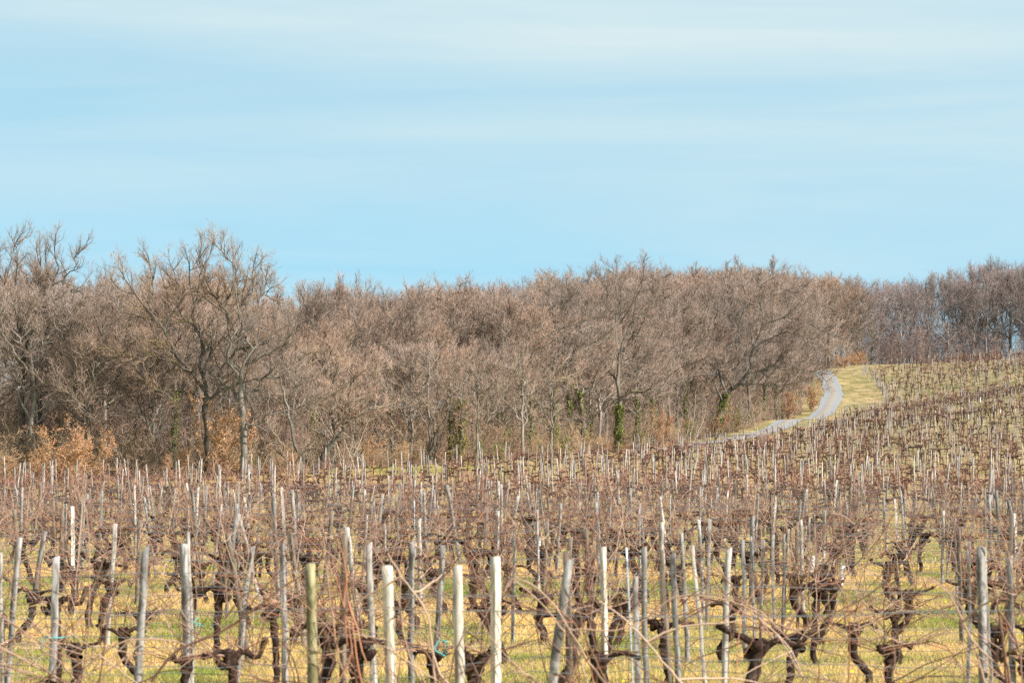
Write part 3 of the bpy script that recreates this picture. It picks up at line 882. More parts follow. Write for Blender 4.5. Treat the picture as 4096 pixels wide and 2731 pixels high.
# special stems of the wood edge ----------------------------------------
def stem_tree(seed, paths, mat, n2=6, ivy=None, twig=0.012, leaf=None, k3=5):
    rng = np.random.default_rng(seed)
    return tree_meshes('edge_tree', seed, paths, mat, 6, 0.8, twig, leaf=leaf, k2=n2, nlev3=k3)
def pl(base, ppm, data):
    return pic_limbs(base, ppm, data, rg)
# leaning pair (bare), dark leaning stump, dark curved stem, mossy stump, pale saplings
m = stem_tree(101, pl((1700, 1440), 90, [([(1730, 1440), (1700, 1300), (1660, 1150), (1620, 960)], 0.12, 0.07, (0, 0)), ([(1690, 1440), (1640, 1340), (1600, 1240), (1550, 1170)], 0.11, 0.06, (0, -.3)),
     ([(1550, 1170), (1540, 1050), (1500, 980), (1450, 900)], 0.05, 0.02, (-.3, -.6)), ([(1620, 960), (1600, 850), (1640, 700), (1620, 560)], 0.06, 0.02, (0, .4)), ([(1660, 1150), (1740, 1060), (1800, 1020), (1870, 990)], 0.04, 0.02, (0, .4))]), M_BARK)
x, y = wp(298, 184); place_tree(m, x, y, 0, 1, 'pair of bare stems from one foot leaning left, right of the pale straight-trunked tree')
TREES.append((x, y))
m = stem_tree(102, pl((1790, 1430), 90, [([(1790, 1430), (1830, 1350), (1880, 1270), (1930, 1210)], 0.26, 0.12, (0, 0)), ([(1930, 1210), (1990, 1130), (2060, 1080), (2150, 1050)], 0.1, 0.03, (0, .4)),
     ([(1900, 1240), (1930, 1120), (1990, 1000), (2020, 900)], 0.08, 0.02, (0, -.5)), ([(1880, 1270), (1860, 1150), (1890, 1050), (1870, 950)], 0.06, 0.02, (0, .6))]), M_POST_B if False else M_BARK)
x, y = wp(313, 186); place_tree(m, x, y, 0, 1, 'thick dark stem leaning hard right at the wood edge beside the leaning pair')
TREES.append((x, y))
m = stem_tree(103, pl((600, 1385), 88, [([(600, 1385), (650, 1330), (690, 1200), (750, 1100)], 0.17, 0.08, (0, 0)), ([(750, 1100), (780, 1000), (770, 880), (800, 700)], 0.08, 0.02, (0, .4)), ([(690, 1210), (660, 1080), (620, 960), (560, 900)], 0.05, 0.02, (0, -.4)),
     ([(650, 1330), (560, 1290), (540, 1240), (480, 1180)], 0.05, 0.02, (0, -.6)), ([(740, 1110), (820, 1090), (880, 1050)], 0.05, 0.02, (0, .6))]), M_BARK)
x, y = wp(421, 203); place_tree(m, x, y, 0, 1, 'dark curving bare stem leaning right, just left of the moss-covered stump')
TREES.append((x, y))
def ivy_stump():
    t = empty('mossy_stump', (*wp(456, 204), h1(*wp(456, 204)) - .1))
    prop(t, 'moss and ivy covered double stump, yellow-green, at the wood edge by the dark curving stem', 'tree stump')
    rng = np.random.default_rng(9); b = Buf()
    p1 = np.array([(-.25, 0, 0), (-.3, 0, 1.5), (-.35, 0.1, 3.4), (-.4, 0, 4.6)]); p2 = np.array([(.2, 0, 0), (.35, .1, 1.6), (.4, 0, 3.4), (.35, 0, 4.4)])
    tubes(b, np.array([resample(p1, 9), resample(p2, 9)]), np.array([np.linspace(.22, .10, 9)] * 2), 7, 0.1, True)
    link('trunk', b.mesh('stump_stems', M_BARK, True), t)
    link('ivy', ivy_cloud(rng, [(p1, .2), (p2, .22)], 4200, 0.16, 0.06).mesh('stump_moss', M_MOSS), t)
    TREES.append(wp(456, 204))
ivy_stump()
SAPP = []
for i in range(3):
    r_ = np.random.default_rng(200 + i)
    H = 6.5
    lm = auto_limbs(r_, H, fork=0.38, spread=0.28, r0=0.10, nl=7, lean=0.02, upright=0.9)
    SAPP.append(tree_meshes('pale_sapling', 210 + i, lm, M_MID, H, 0.6, 0.011, k2=4, nlev3=4, crown_up=0.12))
for i, (px, d, sc, lab) in enumerate([(478, 201, 1.0, 'pale slim bare tree in the wood edge right of the mossy stump'), (525, 206, 1.15, 'grey smooth-stemmed young tree, tallest slim stem in the middle of the wood edge'),
                                      (550, 212, 0.95, 'short young tree just right of the tallest slim stem'), (430, 203, 1.2, 'thin pale pole-like young tree left of the mossy stump')]):
    x, y = wp(px, d)
    place_tree(SAPP[i % 3], x, y, i * 1.3, (sc, sc, sc), lab, 'pale young trees of the wood edge', name='pale_young_tree'); TREES.append((x, y))

# brushwood, rusty saplings along the edge -------------------------------
def bush_mesh(seed, H, nst, mat, leaf=0, spread=0.35, leafmat=None, dens=1.0):
    rng = np.random.default_rng(seed)
    tb = Buf(); cb = Buf()
    a = rng.uniform(0, 6.28, nst); el = rng.uniform(0.9, 1.5, nst)
    s = np.column_stack([rng.normal(0, spread, nst), rng.normal(0, spread, nst), np.zeros(nst)])
    d = np.column_stack([np.cos(a) * np.cos(el), np.sin(a) * np.cos(el), np.sin(el)])
    Ln = H * rng.uniform(0.6, 1.05, nst)
    P = grow(rng, s, d, Ln, 7, 0.1, 0.05); R = taper(rng.uniform(0.018, 0.04, nst), 8, 0.25)
    tubes(tb, P, R, 4, rng.uniform(0.0, 0.5, nst))
    s, d, l, r = kids(rng, P, R, int(9 * dens), 0.12, 1.0, 42, 14, 0.32, 0.6, Ln)
    P2 = grow(rng, s, d, l, 4, 0.15, 0.06); R2 = taper(np.clip(r, 0.009, 0.02), 5, 0.5)
    tubes(cb, P2, R2, 3, rng.uniform(.3, .8, len(P2)))
    s, d, l, r = kids(rng, P2, R2, 6, 0.1, 1.0, 40, 14, 0.55, 0.7, l)
    P3 = grow(rng, s, d, l, 2, 0.16, 0.06); R3 = taper(np.full(len(P3), 0.010), 3, 0.5)
    ribbons(cb, P3, R3, rng, rng.uniform(.5, 1.0, len(P3)))
    s, d, l, r = kids(rng, P3, R3, 4, 0.1, 1.0, 38, 14, 0.6, 0.7, l)
    spikes(cb, s, s + unit(d) * l[:, None], np.full(len(s), 0.009), rng, rng.uniform(.6, 1, len(s)))
    lb = None
    if leaf:
        lb = Buf(); i = rng.integers(0, len(s), leaf)
        c = s[i] + unit(d[i]) * (l[i] * rng.uniform(0, 1, leaf))[:, None] + rng.normal(size=(leaf, 3)) * .05
        c[:, 2] = np.abs(c[:, 2])
        u = unit(rng.normal(size=(leaf, 3))); w = unit(np.cross(u, rng.normal(size=(leaf, 3))))
        sz = rng.uniform(0.028, 0.062, leaf)[:, None]
        lb.add(np.stack([c - u * sz, c + w * sz * .65, c + u * sz, c - w * sz * .65], 1).reshape(-1, 3), np.arange(leaf * 4).reshape(leaf, 4), None, np.repeat(rng.uniform(0, 1, leaf), 4))
    return tb.mesh('brush_stems', mat), cb.mesh('brush_twigs', mat), (lb.mesh('brush_leaves', leafmat or M_RUST) if lb else None)
BR = [bush_mesh(300 + i, 3.2, 16, M_BRUSH) for i in range(4)]
RU = [bush_mesh(310 + i, 3.2, 9, M_BRUSH, leaf=3400) for i in range(2)]
RUL = [bush_mesh(314 + i, 3.4, 9, M_BRUSH, leaf=600) for i in range(2)]
GRN = bush_mesh(320, 2.2, 9, M_BRUSH, leaf=1600, leafmat=M_IVY)
POLE = [bush_mesh(330 + i, 7.5, 9, M_BARK, spread=1.0, dens=1.2) for i in range(3)]
POLEF = [bush_mesh(340 + i, 7.5, 9, M_FARB_HAZE, spread=1.2, dens=1.2) for i in range(3)]
STEM = [bush_mesh(350 + i, 6.0, 10, (M_PALE, M_MID, M_BIG)[i], spread=0.9, dens=0.4) for i in range(3)]
def place_bush(ms, x, y, rz, sc, label, group, name):
    t = empty(name, (x, y, h1(x, y) - .05), rz, sc); prop(t, label, 'bush', group)
    link('stems', ms[0], t); link('twigs', ms[1], t)
    if ms[2]: link('leaves', ms[2], t)
    return t
br_rng = np.random.default_rng(8)
for (px, d, w, h, lab) in [(218, 178, 1.15, 1.5, 'tall rust-leaved oak sapling at the foot of the tallest spreading oak'),
                          (64, 175, 1.3, 1.0, 'broad rust-leaved thicket, brightest orange patch at the left of the wood'),
                          (84, 177, .9, 1.15, 'upright rust-leaved sapling on the right side of the left thicket'),
                          (40, 176, 1.1, 0.65, 'low rust-leaved bush at the left end behind the stakes'),
                          (182, 178, .5, .6, 'small rust-leaved seedling left of the tallest oak'),
                          (296, 181, .5, .55, 'small rusty sapling at the foot of the leaning pair'),
                          (368, 195, .7, .65, 'low rusty bush at the wood edge left of the dark curving stem'),
                          (659, 284, .6, 1.1, 'rusty-leaved sapling right of the ivy-sleeved tree'),
                          (669, 290, .55, 1.0, 'second rusty-leaved sapling right of the ivy-sleeved tree'),
                          (724, 318, .6, 1.5, 'tall rusty sapling beside the ivy on the leaning oak'),
                          (716, 311, 1.0, .7, 'low rusty bush at the foot of the leaning oak'),
                          (787, 352, .9, 1.25, 'large rusty bush inside the bend of the track'),
                          (811, 380, .8, 1.2, 'rusty bush above the yellow-green tuft at the bend'),
                          (852, 474, .9, .7, 'broad rusty thicket where the ridge trees begin'),
                          (862, 479, .8, .8, 'rusty bush right of the thicket at the ridge corner'),
                          (843, 467, 1.1, .6, 'low rusty bush left of the ridge corner thicket'), ]:
    x, y = wp(px, d)
    place_bush(RU[br_rng.integers(0, 2)], x, y, br_rng.uniform(0, 6.28), (w, w, h), lab, None, 'rusty_leaved_bush')
for i, (px, d, s) in enumerate([(48, 180, .8), (205, 184, .6), (240, 184, .7), (480, 205, .8), (500, 206, .7), (560, 222, 1.1), (640, 272, .9), (690, 300, 1.0), (735, 325, 1.2)]):
    x, y = wp(px, d)
    place_bush(GRN, x, y, i, s, 'small evergreen bush at the wood foot ' + where(px), 'evergreen bushes of the wood edge', 'evergreen_bush')
nb = 0
for ri, (off, step) in enumerate([(-0.6, 2.4), (1.6, 3.0), (5.5, 4.2), (11, 5.5), (18, 6.5), (27, 8)]):
    for (x, y, px) in edge_points(step, off, -30, 1060):
        if ri > 3 and px > 450 and px < 860: continue
        x += br_rng.normal(0, .5); y += br_rng.normal(0, .5)
        if dist_poly(np.array([x]), np.array([y]), RL)[0] < 2.6: continue
        if nb >= 315: break
        if ri <= 1 and px > 110 and br_rng.random() < .5:
            s = br_rng.uniform(.55, 1.05)
            place_bush(STEM[br_rng.integers(0, 3)], x, y, br_rng.uniform(0, 6.28), (s, s, s), 'clump of thin straight bare stems ' + where(px), 'brushwood', 'pole_clump')
        elif ri >= 1 and br_rng.random() < (0.35 if ri == 1 else (0.8 if ri < 4 else 0.45)):
            ms = (POLEF if px > 855 else POLE)[br_rng.integers(0, 3)]; s = br_rng.uniform(.7, 1.1)
            place_bush(ms, x, y, br_rng.uniform(0, 6.28), (s, s, s), ('clump of thin bare poles ' + ('deeper in the wood ' if ri > 1 else '') + where(px)), 'brushwood and pole clumps of the wood', 'pole_clump')
        else:
            s = br_rng.uniform(.55, 1.05) * ((0.55 if px > 190 else .8) if ri == 0 else 1.0) * (0.7 if px > 700 else 1) * (1.25 if px < 130 else 1) * (1.5 if ri > 2 else 1)
            ms = RUL[br_rng.integers(0, 2)] if br_rng.random() < .16 else BR[br_rng.integers(0, 4)]
            nm = 'brushwood_bush'
            lab = ('thinly rusty-leaved brushwood bush ' if ms[2] else 'bare brown brushwood bush ') + ('deeper in the wood ' if ri > 1 else '') + where(px)
            place_bush(ms, x, y, br_rng.uniform(0, 6.28), (s * 1.2, s * 1.2, s), lab, 'brushwood and pole clumps of the wood', nm)
        nb += 1
nx_ = 0
for (off, step, a, b_) in [(3, 2.6, 858, 1060), (8, 2.8, 858, 1060), (14, 3.4, 858, 1060), (22, 3.4, -60, 330), (33, 3.8, -60, 330), (46, 4.2, -60, 330), (62, 4.6, -60, 330)]:
    for (x, y, px) in edge_points(step, off, a, b_):
        s = br_rng.uniform(.75, 1.2)
        ms = (POLEF if px > 855 else POLE)[br_rng.integers(0, 3)]
        place_bush(ms, x + br_rng.normal(0, .5), y + br_rng.normal(0, .5), br_rng.uniform(0, 6.28), (s * 1.2, s * 1.2, s), 'clump of thin bare poles ' + ('deeper in the wood ' if off > 10 else 'between the trunks ') + where(px),
                   'brushwood and pole clumps of the wood', 'pole_clump')
        nx_ += 1
print('bushes', nb, nx_)

# ------------------------------------------------------------------ vineyard layout
ROW0, ROWS = 21.8, 3.1
v_rng = np.random.default_rng(123)
def ray_x(px, d):
    return (px - 512) / F * d
def post_buf(rng, hgt, w, style='split', bend=0.0, n=9, taper_=0.12, lean=(0, 0), twist=None, topcut=0.0):
    """one stake standing on z=0 with its foot sunk"""
    b = Buf(); zz = np.linspace(-0.25, hgt, n); t = (zz + .25) / (hgt + .25)
    if style == 'round':
        k = 12; a = np.arange(k) / k * 2 * math.pi; sx = np.cos(a) * w / 2; sy = np.sin(a) * w / 2
    elif style == 'round_split':
        k = 8; a = np.arange(k) / k * 2 * math.pi; f = 1 + rng.normal(0, .12, k); sx = np.cos(a) * w / 2 * f; sy = np.sin(a) * w / 2 * f * .85
    elif style == 'board':
        sx = np.array([-.5, .5, .5, -.5]) * w; sy = np.array([-.22, -.22, .22, .22]) * w; k = 4
    elif style == 'rod':
        k = 6; a = np.arange(k) / k * 2 * math.pi; sx = np.cos(a) * w / 2; sy = np.sin(a) * w / 2
    else:
        sx = np.array([-.5, -.44, .44, .5, .5, .44, -.44, -.5]) * w; sy = np.array([-.44, -.5, -.5, -.44, .44, .5, .5, .44]) * w; k = 8
        if style == 'split':
            sx = sx * (1 + rng.normal(0, .07, k)); sy = sy * (1 + rng.normal(0, .10, k))
    ro = rng.uniform(-0.75, 0.1) if twist is None else twist
    V = []
    wobx = np.cumsum(rng.normal(0, .0045 if style in ('split', 'round_split', 'board') else 0.001, n)); woby = np.cumsum(rng.normal(0, .004, n)) * (0 if style in ('round', 'square', 'rod') else 1)
    for i in range(n):
        s = 1 - taper_ * t[i]
        rr = ro + (0.15 * t[i] if style in ('split', 'board') else 0)
        jx = 1 + (rng.normal(0, .10, k) if style in ('split', 'round_split') else 0)
        x = sx * s * jx; y = sy * s * jx
        X = x * math.cos(rr) - y * math.sin(rr); Y = x * math.sin(rr) + y * math.cos(rr)
        cx = wobx[i] + bend * (t[i] ** 2) + lean[0] * zz[i]; cy = woby[i] + lean[1] * zz[i]
        z = np.full(k, zz[i]) + (topcut * X / w if i == n - 1 else 0)
        V.append(np.column_stack([X + cx, Y + cy, z]))
    idx = np.arange(n * k).reshape(n, k)
    q = np.stack([idx[:-1], np.roll(idx[:-1], -1, 1), np.roll(idx[1:], -1, 1), idx[1:]], -1).reshape(-1, 4)
    V = np.concatenate(V); top = V[-k:].mean(0) + [0, 0, 0.004]
    b.add(np.vstack([V, top]), q, [((n - 1) * k + j, (n - 1) * k + (j + 1) % k, n * k) for j in range(k)], 0.5)
    return b
MATS = {'cream': M_CREAM, 'grey': M_POST, 'white': M_POST_W, 'brown': M_POST_B, 'green': M_POST_G, 'steel': M_STEEL}
HAND = [  # px_top, py_top, px_low, py_low, width px, distance, style, colour, twist, bend, label
    (54, 556, 54, 690, 8.2, 24.9, 'split', 'grey', .2, 0, 'grey split stake with a pale knotted middle, leftmost of the front stakes', 0.02),
    (18, 537, 11, 640, 6.5, 28, 'board', 'grey', .2, 0, 'slanting grey board stake near the left edge, behind the leftmost front stake', 0),
    (1, 552, 2, 620, 5.0, 28, 'split', 'white', .2, 0, 'pale stake cut by the left edge of the picture', 0),
    (146.5, 547, 140.5, 684, 8.8, 24.9, 'board', 'grey', .15, 0.04, 'broad grey stake with a slanted pointed top, left of the paired pale stakes', .06),
    (183, 543, 186.5, 640, 8.0, 28, 'split', 'grey', .7, 0, 'grey front stake of the crossed pair left of the round green post', 0),
    (187, 531.5, 191, 640, 4.5, 31.1, 'board', 'white', .3, 0, 'bleached sharp-topped stake directly behind the grey one of the pair', .03),
    (311, 563, 314, 684, 12.3, 21.8, 'round', 'green', 0, 0, 'thick round greenish treated post in front, the only round one', 0.012),
    (228, 533, 233.5, 568, 6.5, 34.2, 'board', 'brown', .1, 0, 'dark brown board stake leaning left below the straight pale trunk', 0),
    (253.5, 546, 243, 630, 6.2, 31.1, 'split', 'grey', .3, .05, 'curved pale stake leaning right, left of the round green post', .02),
    (281, 544, 284, 640, 6.2, 28, 'split', 'grey', .6, 0, 'ragged light stake between the curved stake and the round green post', .04),
    (344, 534, 343, 684, 7.0, 28, 'square', 'brown', .5, 0, 'brown square stake tangled with orange canes right of the round green post', 0),
    (387.5, 565, 391.5, 684, 11.5, 21.8, 'square', 'cream', .42, 0, 'thick cream squared post with a bright right face, first of the three big front posts', 0),
    (457.5, 565, 460.5, 684, 11.2, 21.8, 'round_split', 'cream', .3, 0, 'gnarled cream split post with knots, middle of the three big front posts', .01),
    (495.5, 556, 496, 684, 10.6, 21.8, 'square', 'cream', .88, 0, 'cream squared post with a flat sawn top, third of the big front posts', 0),
    (565.5, 551, 570.5, 684, 7.6, 26, 'split', 'brown', .3, 0, 'dark brown stake behind the bent grey post', .02),
    (566.5, 559, 550, 684, 10.6, 21.8, 'board', 'grey', .25, .10, 'bent silver-grey post curving to the right at its notched top', .03),
    (603.5, 546, 604.5, 684, 6.8, 24.9, 'square', 'cream', .70, 0, 'narrow square post with dark left face and bright right face', 0),
    (626, 547, 632.5, 684, 2.2, 24.9, 'rod', 'steel', 0, 0, 'thin galvanised steel rod, bluish, leaning left among the wooden stakes', 0),
    (636, 576, 638, 684, 6.8, 24.9, 'split', 'grey', .3, 0, 'short pale stake right of the steel rod', .02),
    (643.5, 546.5, 645, 640, 6.4, 28, 'board', 'grey', .3, 0, 'dark grey board stake behind the short pale stake', 0),
    (660, 549, 666, 620, 5.0, 28, 'split', 'brown', .3, 0, 'slim brown stake leaning left, right of the dark grey board', 0),
    (675.5, 553, 677, 620, 6.0, 28, 'split', 'grey', .5, 0, 'grey stake with a ragged bright side, right of the slim brown one', .02),
    (693, 545, 699.5, 620, 4.0, 31.1, 'split', 'white', .4, 0, 'slim stake with a white tip leaning left', .02),
    (726, 548, 725.5, 600, 7.0, 31.1, 'board', 'white', .1, 0, 'wide pale plank-like stake right of the white-tipped one', .03),
    (743, 539, 744.5, 590, 4.6, 34.2, 'split', 'grey', .5, 0, 'first grey stake of the line of stakes climbing to the right', 0),
    (752, 536, 753, 590, 3.0, 34.2, 'split', 'grey', .5, 0, 'thin second stake of the line climbing to the right', 0),
    (762, 539, 761, 590, 3.4, 34.2, 'split', 'grey', .5, 0, 'third stake of the line climbing to the right', 0),
    (772, 534, 773, 590, 3.2, 37.3, 'split', 'grey', .5, 0, 'fourth stake of the line climbing to the right', 0),
    (784, 533, 783, 580, 2.8, 37.3, 'split', 'grey', .5, 0, 'fifth, ragged stake of the line climbing to the right', 0),
    (790.5, 528, 788, 560, 3.2, 40.4, 'board', 'grey', .3, 0, 'slanting pale board at the upper cluster of the climbing line', 0),
    (795.5, 521, 796, 565, 4.0, 40.4, 'split', 'brown', .3, 0, 'dark stake in the upper cluster of the climbing line', 0),
    (801.5, 519, 802, 575, 4.4, 43.5, 'board', 'white', .3, 0, 'broad bleached plank in the upper cluster of the climbing line', .02),
    (807.5, 516.5, 808, 560, 2.2, 46.6, 'split', 'grey', .3, 0, 'thin stake just right of the broad bleached plank', 0),
    (815.5, 513, 816, 548, 2.6, 49.7, 'split', 'grey', .3, 0, 'pale stake third from the top end of the climbing line', 0),
    (824, 510, 823.5, 546, 3.5, 52.8, 'split', 'white', .6, 0, 'bright squared stake at the top end of the climbing line', 0),
    (943.5, 510, 942, 550, 3.4, 52.8, 'board', 'white', .3, 0, 'pale tall plank at the top of the right-hand line of stakes', 0),
    (947, 510, 946, 548, 2.0, 55.9, 'split', 'grey', .3, 0, 'thin grey stake beside the pale tall plank', 0),
    (953, 518, 955, 575, 3.4, 43.5, 'split', 'grey', .3, 0, 'leaning grey stake in the right-hand line', 0),
    (960, 529, 960.5, 590, 4.4, 37.3, 'split', 'brown', .6, 0, 'stake with a whitish top and dark body in the right-hand line', .01),
    (966.5, 541, 966, 600, 4.4, 31.1, 'split', 'grey', .4, 0, 'grey stake behind the big silver plank at the right', 0),
    (979.5, 546, 982.5, 650, 9.6, 24.9, 'board', 'grey', .12, 0, 'big silver-blue plank post near the right edge', 0),
    (986.5, 547, 989.5, 648, 3.4, 25.6, 'split', 'white', .4, 0, 'narrow dark and white sliver stake behind the big silver plank', .02),
    (1008.5, 556, 1011, 684, 7.6, 24.9, 'square', 'grey', .40, 0, 'grey square post with a white right edge, rightmost of the front posts', .02),
    (410.5, 541, 411, 622, 6.0, 31.1, 'split', 'grey', .5, 0, 'ragged grey stake between the first two big cream posts', .02),
    (439, 544.5, 436.5, 600, 6.8, 31.1, 'board', 'grey', .2, 0, 'broad grey board stake left of the gnarled cream post', 0),
    (367.5, 542, 371.5, 640, 6.4, 28, 'split', 'white', .5, 0, 'whitish ragged stake left of the first big cream post', .03),
    (386.5, 523, 386, 565, 2.8, 46.6, 'round_split', 'white', .5, 0, 'slim white-capped stake above the first big cream post', 0),
    (495.5, 510, 496, 545, 4.0, 55.9, 'split', 'white', .7, 0, 'bright squared stake above the third big cream post', 0),
    (513, 532, 513, 575, 3.6, 37.3, 'split', 'grey', .3, 0, 'grey stake right of the third big cream post', 0),
    (414.5, 500, 415, 540, 1.5, 68, 'rod', 'steel', 0, 0, 'thin distant steel rod in the middle of the vineyard', 0),
    (583, 527, 586, 555, 5.0, 43.5, 'split', 'brown', .8, 0, 'dark stake with a bright edge right of the bent grey post', 0),
    (372, 505.5, 376, 540, 4.2, 68, 'board', 'grey', .1, 0, 'wide grey board leaning left above the first big cream post', 0),
    (201, 508, 193, 545, 3.2, 62, 'board', 'grey', .1, 0, 'grey board stake leaning strongly right above the paired stakes', 0),
    (187, 482.5, 189.5, 532, 3.0, 77, 'split', 'white', .5, 0, 'tall white stake standing out above the paired stakes', 0),
    (240, 514, 249, 552, 3.0, 43.5, 'split', 'white', .2, 0, 'white-tipped stake leaning left below the pale straight trunk', 0),
    (41, 481.5, 40, 518, 4.2, 86, 'board', 'brown', .2, 0, 'broad dark board stake at the far left under the rusty thicket', 0),
    (115, 523, 113, 560, 5.0, 37.3, 'split', 'white', .4, 0, 'white flaked stake left of the slanted-top grey stake', 0),
    (66, 503, 66, 545, 2.6, 55.9, 'split', 'grey', .4, 0, 'dark and grey stake above the leftmost front stake', 0),
]
posts_xy = []
def add_wires_marks():
    pass
for (pxt, pyt, pxb, pyb, w, d, style, colr, tw, bend, lab, cut) in HAND:
    # row depth d; foot stands on the ground, head height from the ground
    g0 = 0.0
    ztop = EYE + (HOR - pyt) * d / F
    xt = ray_x(pxt, d); zl = EYE + (HOR - pyb) * d / F
    xl = ray_x(pxb, d)
    lean = (xt - xl - bend * 0.7) / (ztop - zl)
    lean = max(-0.35, min(0.35, lean))
    xf = xt - bend - lean * ztop
    gz = h1(xf, d)
    hgt = ztop - gz
    b = post_buf(v_rng, hgt, w * d / F / (1.28 if style == 'square' else (1.18 if style == 'split' else 1.1)), style, bend, 12, 0.08, (lean, 0), -tw * 0.8 if style != 'square' else -tw, cut)
    o = link('steel_rod' if colr == 'steel' else 'vineyard_stake', b.mesh('stake', MATS[colr]))
    o.location = (xf, d, gz)
    prop(o, lab, 'stake', 'wooden stakes of the vineyard rows' if colr != 'steel' else 'steel rods among the stakes')
    posts_xy.append((xf, d))

# all other stakes: one list, the largest 240 become objects of their own
plist = []
k = 0
while True:
    Y = ROW0 + ROWS * k; k += 1
    if Y > 482: break
    step = 1.05 if Y < 36 else (2.3 if Y < 75 else (3.4 if Y < 170 else 2.7))
    if Y < 36: step = 2.6
    x0, x1 = ray_x(-40, Y), ray_x(1064, Y)
    off = ((Y - ROW0) * math.tan(math.radians(7.8)))
    n0 = int(math.floor((x0 - off) / step)) - 1; n1 = int(math.ceil((x1 - off) / step)) + 1
    for j in range(n0, n1 + 1):
        X = off + j * step + v_rng.normal(0, 0.32 if Y < 75 else 0.8)
        if not (x0 < X < x1): continue
        if v_rng.random() < 0.12: continue
        plist.append((X, Y + v_rng.normal(0, .12)))
PA = np.array(plist)
keep = inpoly(PA[:, 0], PA[:, 1], VPOLY)
PA = PA[keep]
HP = np.array(posts_xy)
ok = []
for (X, Y) in PA:
    if Y < 60:
        if np.min(np.hypot(HP[:, 0] - X, (HP[:, 1] - Y) * .3)) < 0.42: ok.append(False); continue
        if Y < 36 and v_rng.random() < .72: ok.append(False); continue
        px = 512 + F * X / Y
        if Y < 60 and 840 < px < 935: ok.append(False); continue
    ok.append(True)
PA = PA[np.array(ok)]
# the row-end stakes that follow the track edge of the vineyard
vb = resample(np.array([(*wp(*p), 0) for p in VB[5:16]]), 400)[:, :2]
sd = np.concatenate([[0], np.cumsum(np.linalg.norm(np.diff(vb, axis=0), axis=1))])
ends = []
s = 0
while s < sd[-1]:
    i = min(np.searchsorted(sd, s), 398); ends.append(vb[i] + v_rng.normal(0, .12, 2)); s += 1.9
ends = np.array(ends)
PZ = ht(PA[:, 0], PA[:, 1])
order = np.argsort(PA[:, 1]); PA = PA[order]; PZ = PZ[order]
protos = []
for i in range(16):
    st = ['split', 'split', 'board', 'round_split', 'split', 'square', 'split', 'board'][i % 8]
    cc = ['grey', 'white', 'grey', 'grey', 'brown', 'grey', 'brown', 'grey'][i % 8]
    wd = {'board': 0.078, 'split': 0.056, 'round_split': 0.052, 'square': 0.048}[st] * v_rng.uniform(.85, 1.1)
    protos.append((post_buf(v_rng, 1.5, wd, st, 0, 8, 0.12, (0, 0), None, v_rng.uniform(0, .03)).mesh('stake', MATS[cc]), st, cc))
def vwhere(px, Y):
    side = 'left side' if px < 240 else ('left of centre' if px < 440 else ('centre' if px < 600 else ('right of centre' if px < 830 else 'right side')))
    band = 'front rows' if Y < 42 else ('near rows' if Y < 60 else 'grassy middle rows')
    return f'{band}, {side}'
NIND = 235
far_posts = Buf()
for i, (X, Y) in enumerate(PA):
    lx = v_rng.normal(0, 0.085); ly = v_rng.normal(0, .04); hs = v_rng.uniform(.85, 1.15)
    if i < NIND:
        me, st, cc = protos[v_rng.integers(0, 16)]
        o = link('vineyard_stake', me); o.location = (X, Y, PZ[i])
        o.rotation_euler = (ly, lx, v_rng.choice([0, math.pi]) + v_rng.uniform(-.15, .15)); o.scale = (1, 1, hs)
        px = 512 + F * X / Y
        c = {'grey': 'weathered grey', 'white': 'bleached pale', 'brown': 'dark brown'}[cc]
        f = {'split': 'split', 'board': 'flat board', 'round_split': 'slim rounded', 'square': 'squared'}[st]
        ll = 'leaning right' if lx > 0.06 else ('leaning left' if lx < -0.06 else 'upright')
        sz = 'tall' if hs > 1.0 else ('short' if hs < .9 else '')
        prop(o, f'{sz} {c} {f} stake {ll}, {vwhere(px, Y)}'.strip(), 'stake', 'wooden stakes of the vineyard rows')
def far_post_mesh(XY, Z, hs, w, tone, rng):
    n = len(XY)
    l = rng.normal(0, .055, (n, 2)); l[:, 1] *= .5
    P = np.zeros((n, 3, 3))
    for j, f in enumerate((-0.1, .5, 1.0)):
        P[:, j, 0] = XY[:, 0] + l[:, 0] * hs * f; P[:, j, 1] = XY[:, 1] + l[:, 1] * hs * f; P[:, j, 2] = Z + hs * f
    R = np.column_stack([w, w * .93, w * .8])
    tubes(far_posts, P, R, 4, tone, True)
rest = PA[NIND:]; rz_ = PZ[NIND:]; n = len(rest)
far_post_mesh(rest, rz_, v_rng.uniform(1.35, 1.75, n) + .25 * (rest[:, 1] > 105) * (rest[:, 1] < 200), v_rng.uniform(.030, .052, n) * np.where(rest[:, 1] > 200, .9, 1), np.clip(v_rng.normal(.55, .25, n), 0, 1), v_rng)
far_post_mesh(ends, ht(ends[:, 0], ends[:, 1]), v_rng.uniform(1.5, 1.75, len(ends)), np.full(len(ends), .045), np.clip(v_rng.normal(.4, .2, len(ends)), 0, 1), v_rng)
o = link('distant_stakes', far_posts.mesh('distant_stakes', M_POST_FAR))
prop(o, 'hundreds of thin pale stakes across the far rows and hillside of the vineyard', 'stakes', None, 'stuff')
print('posts', len(PA), len(ends))

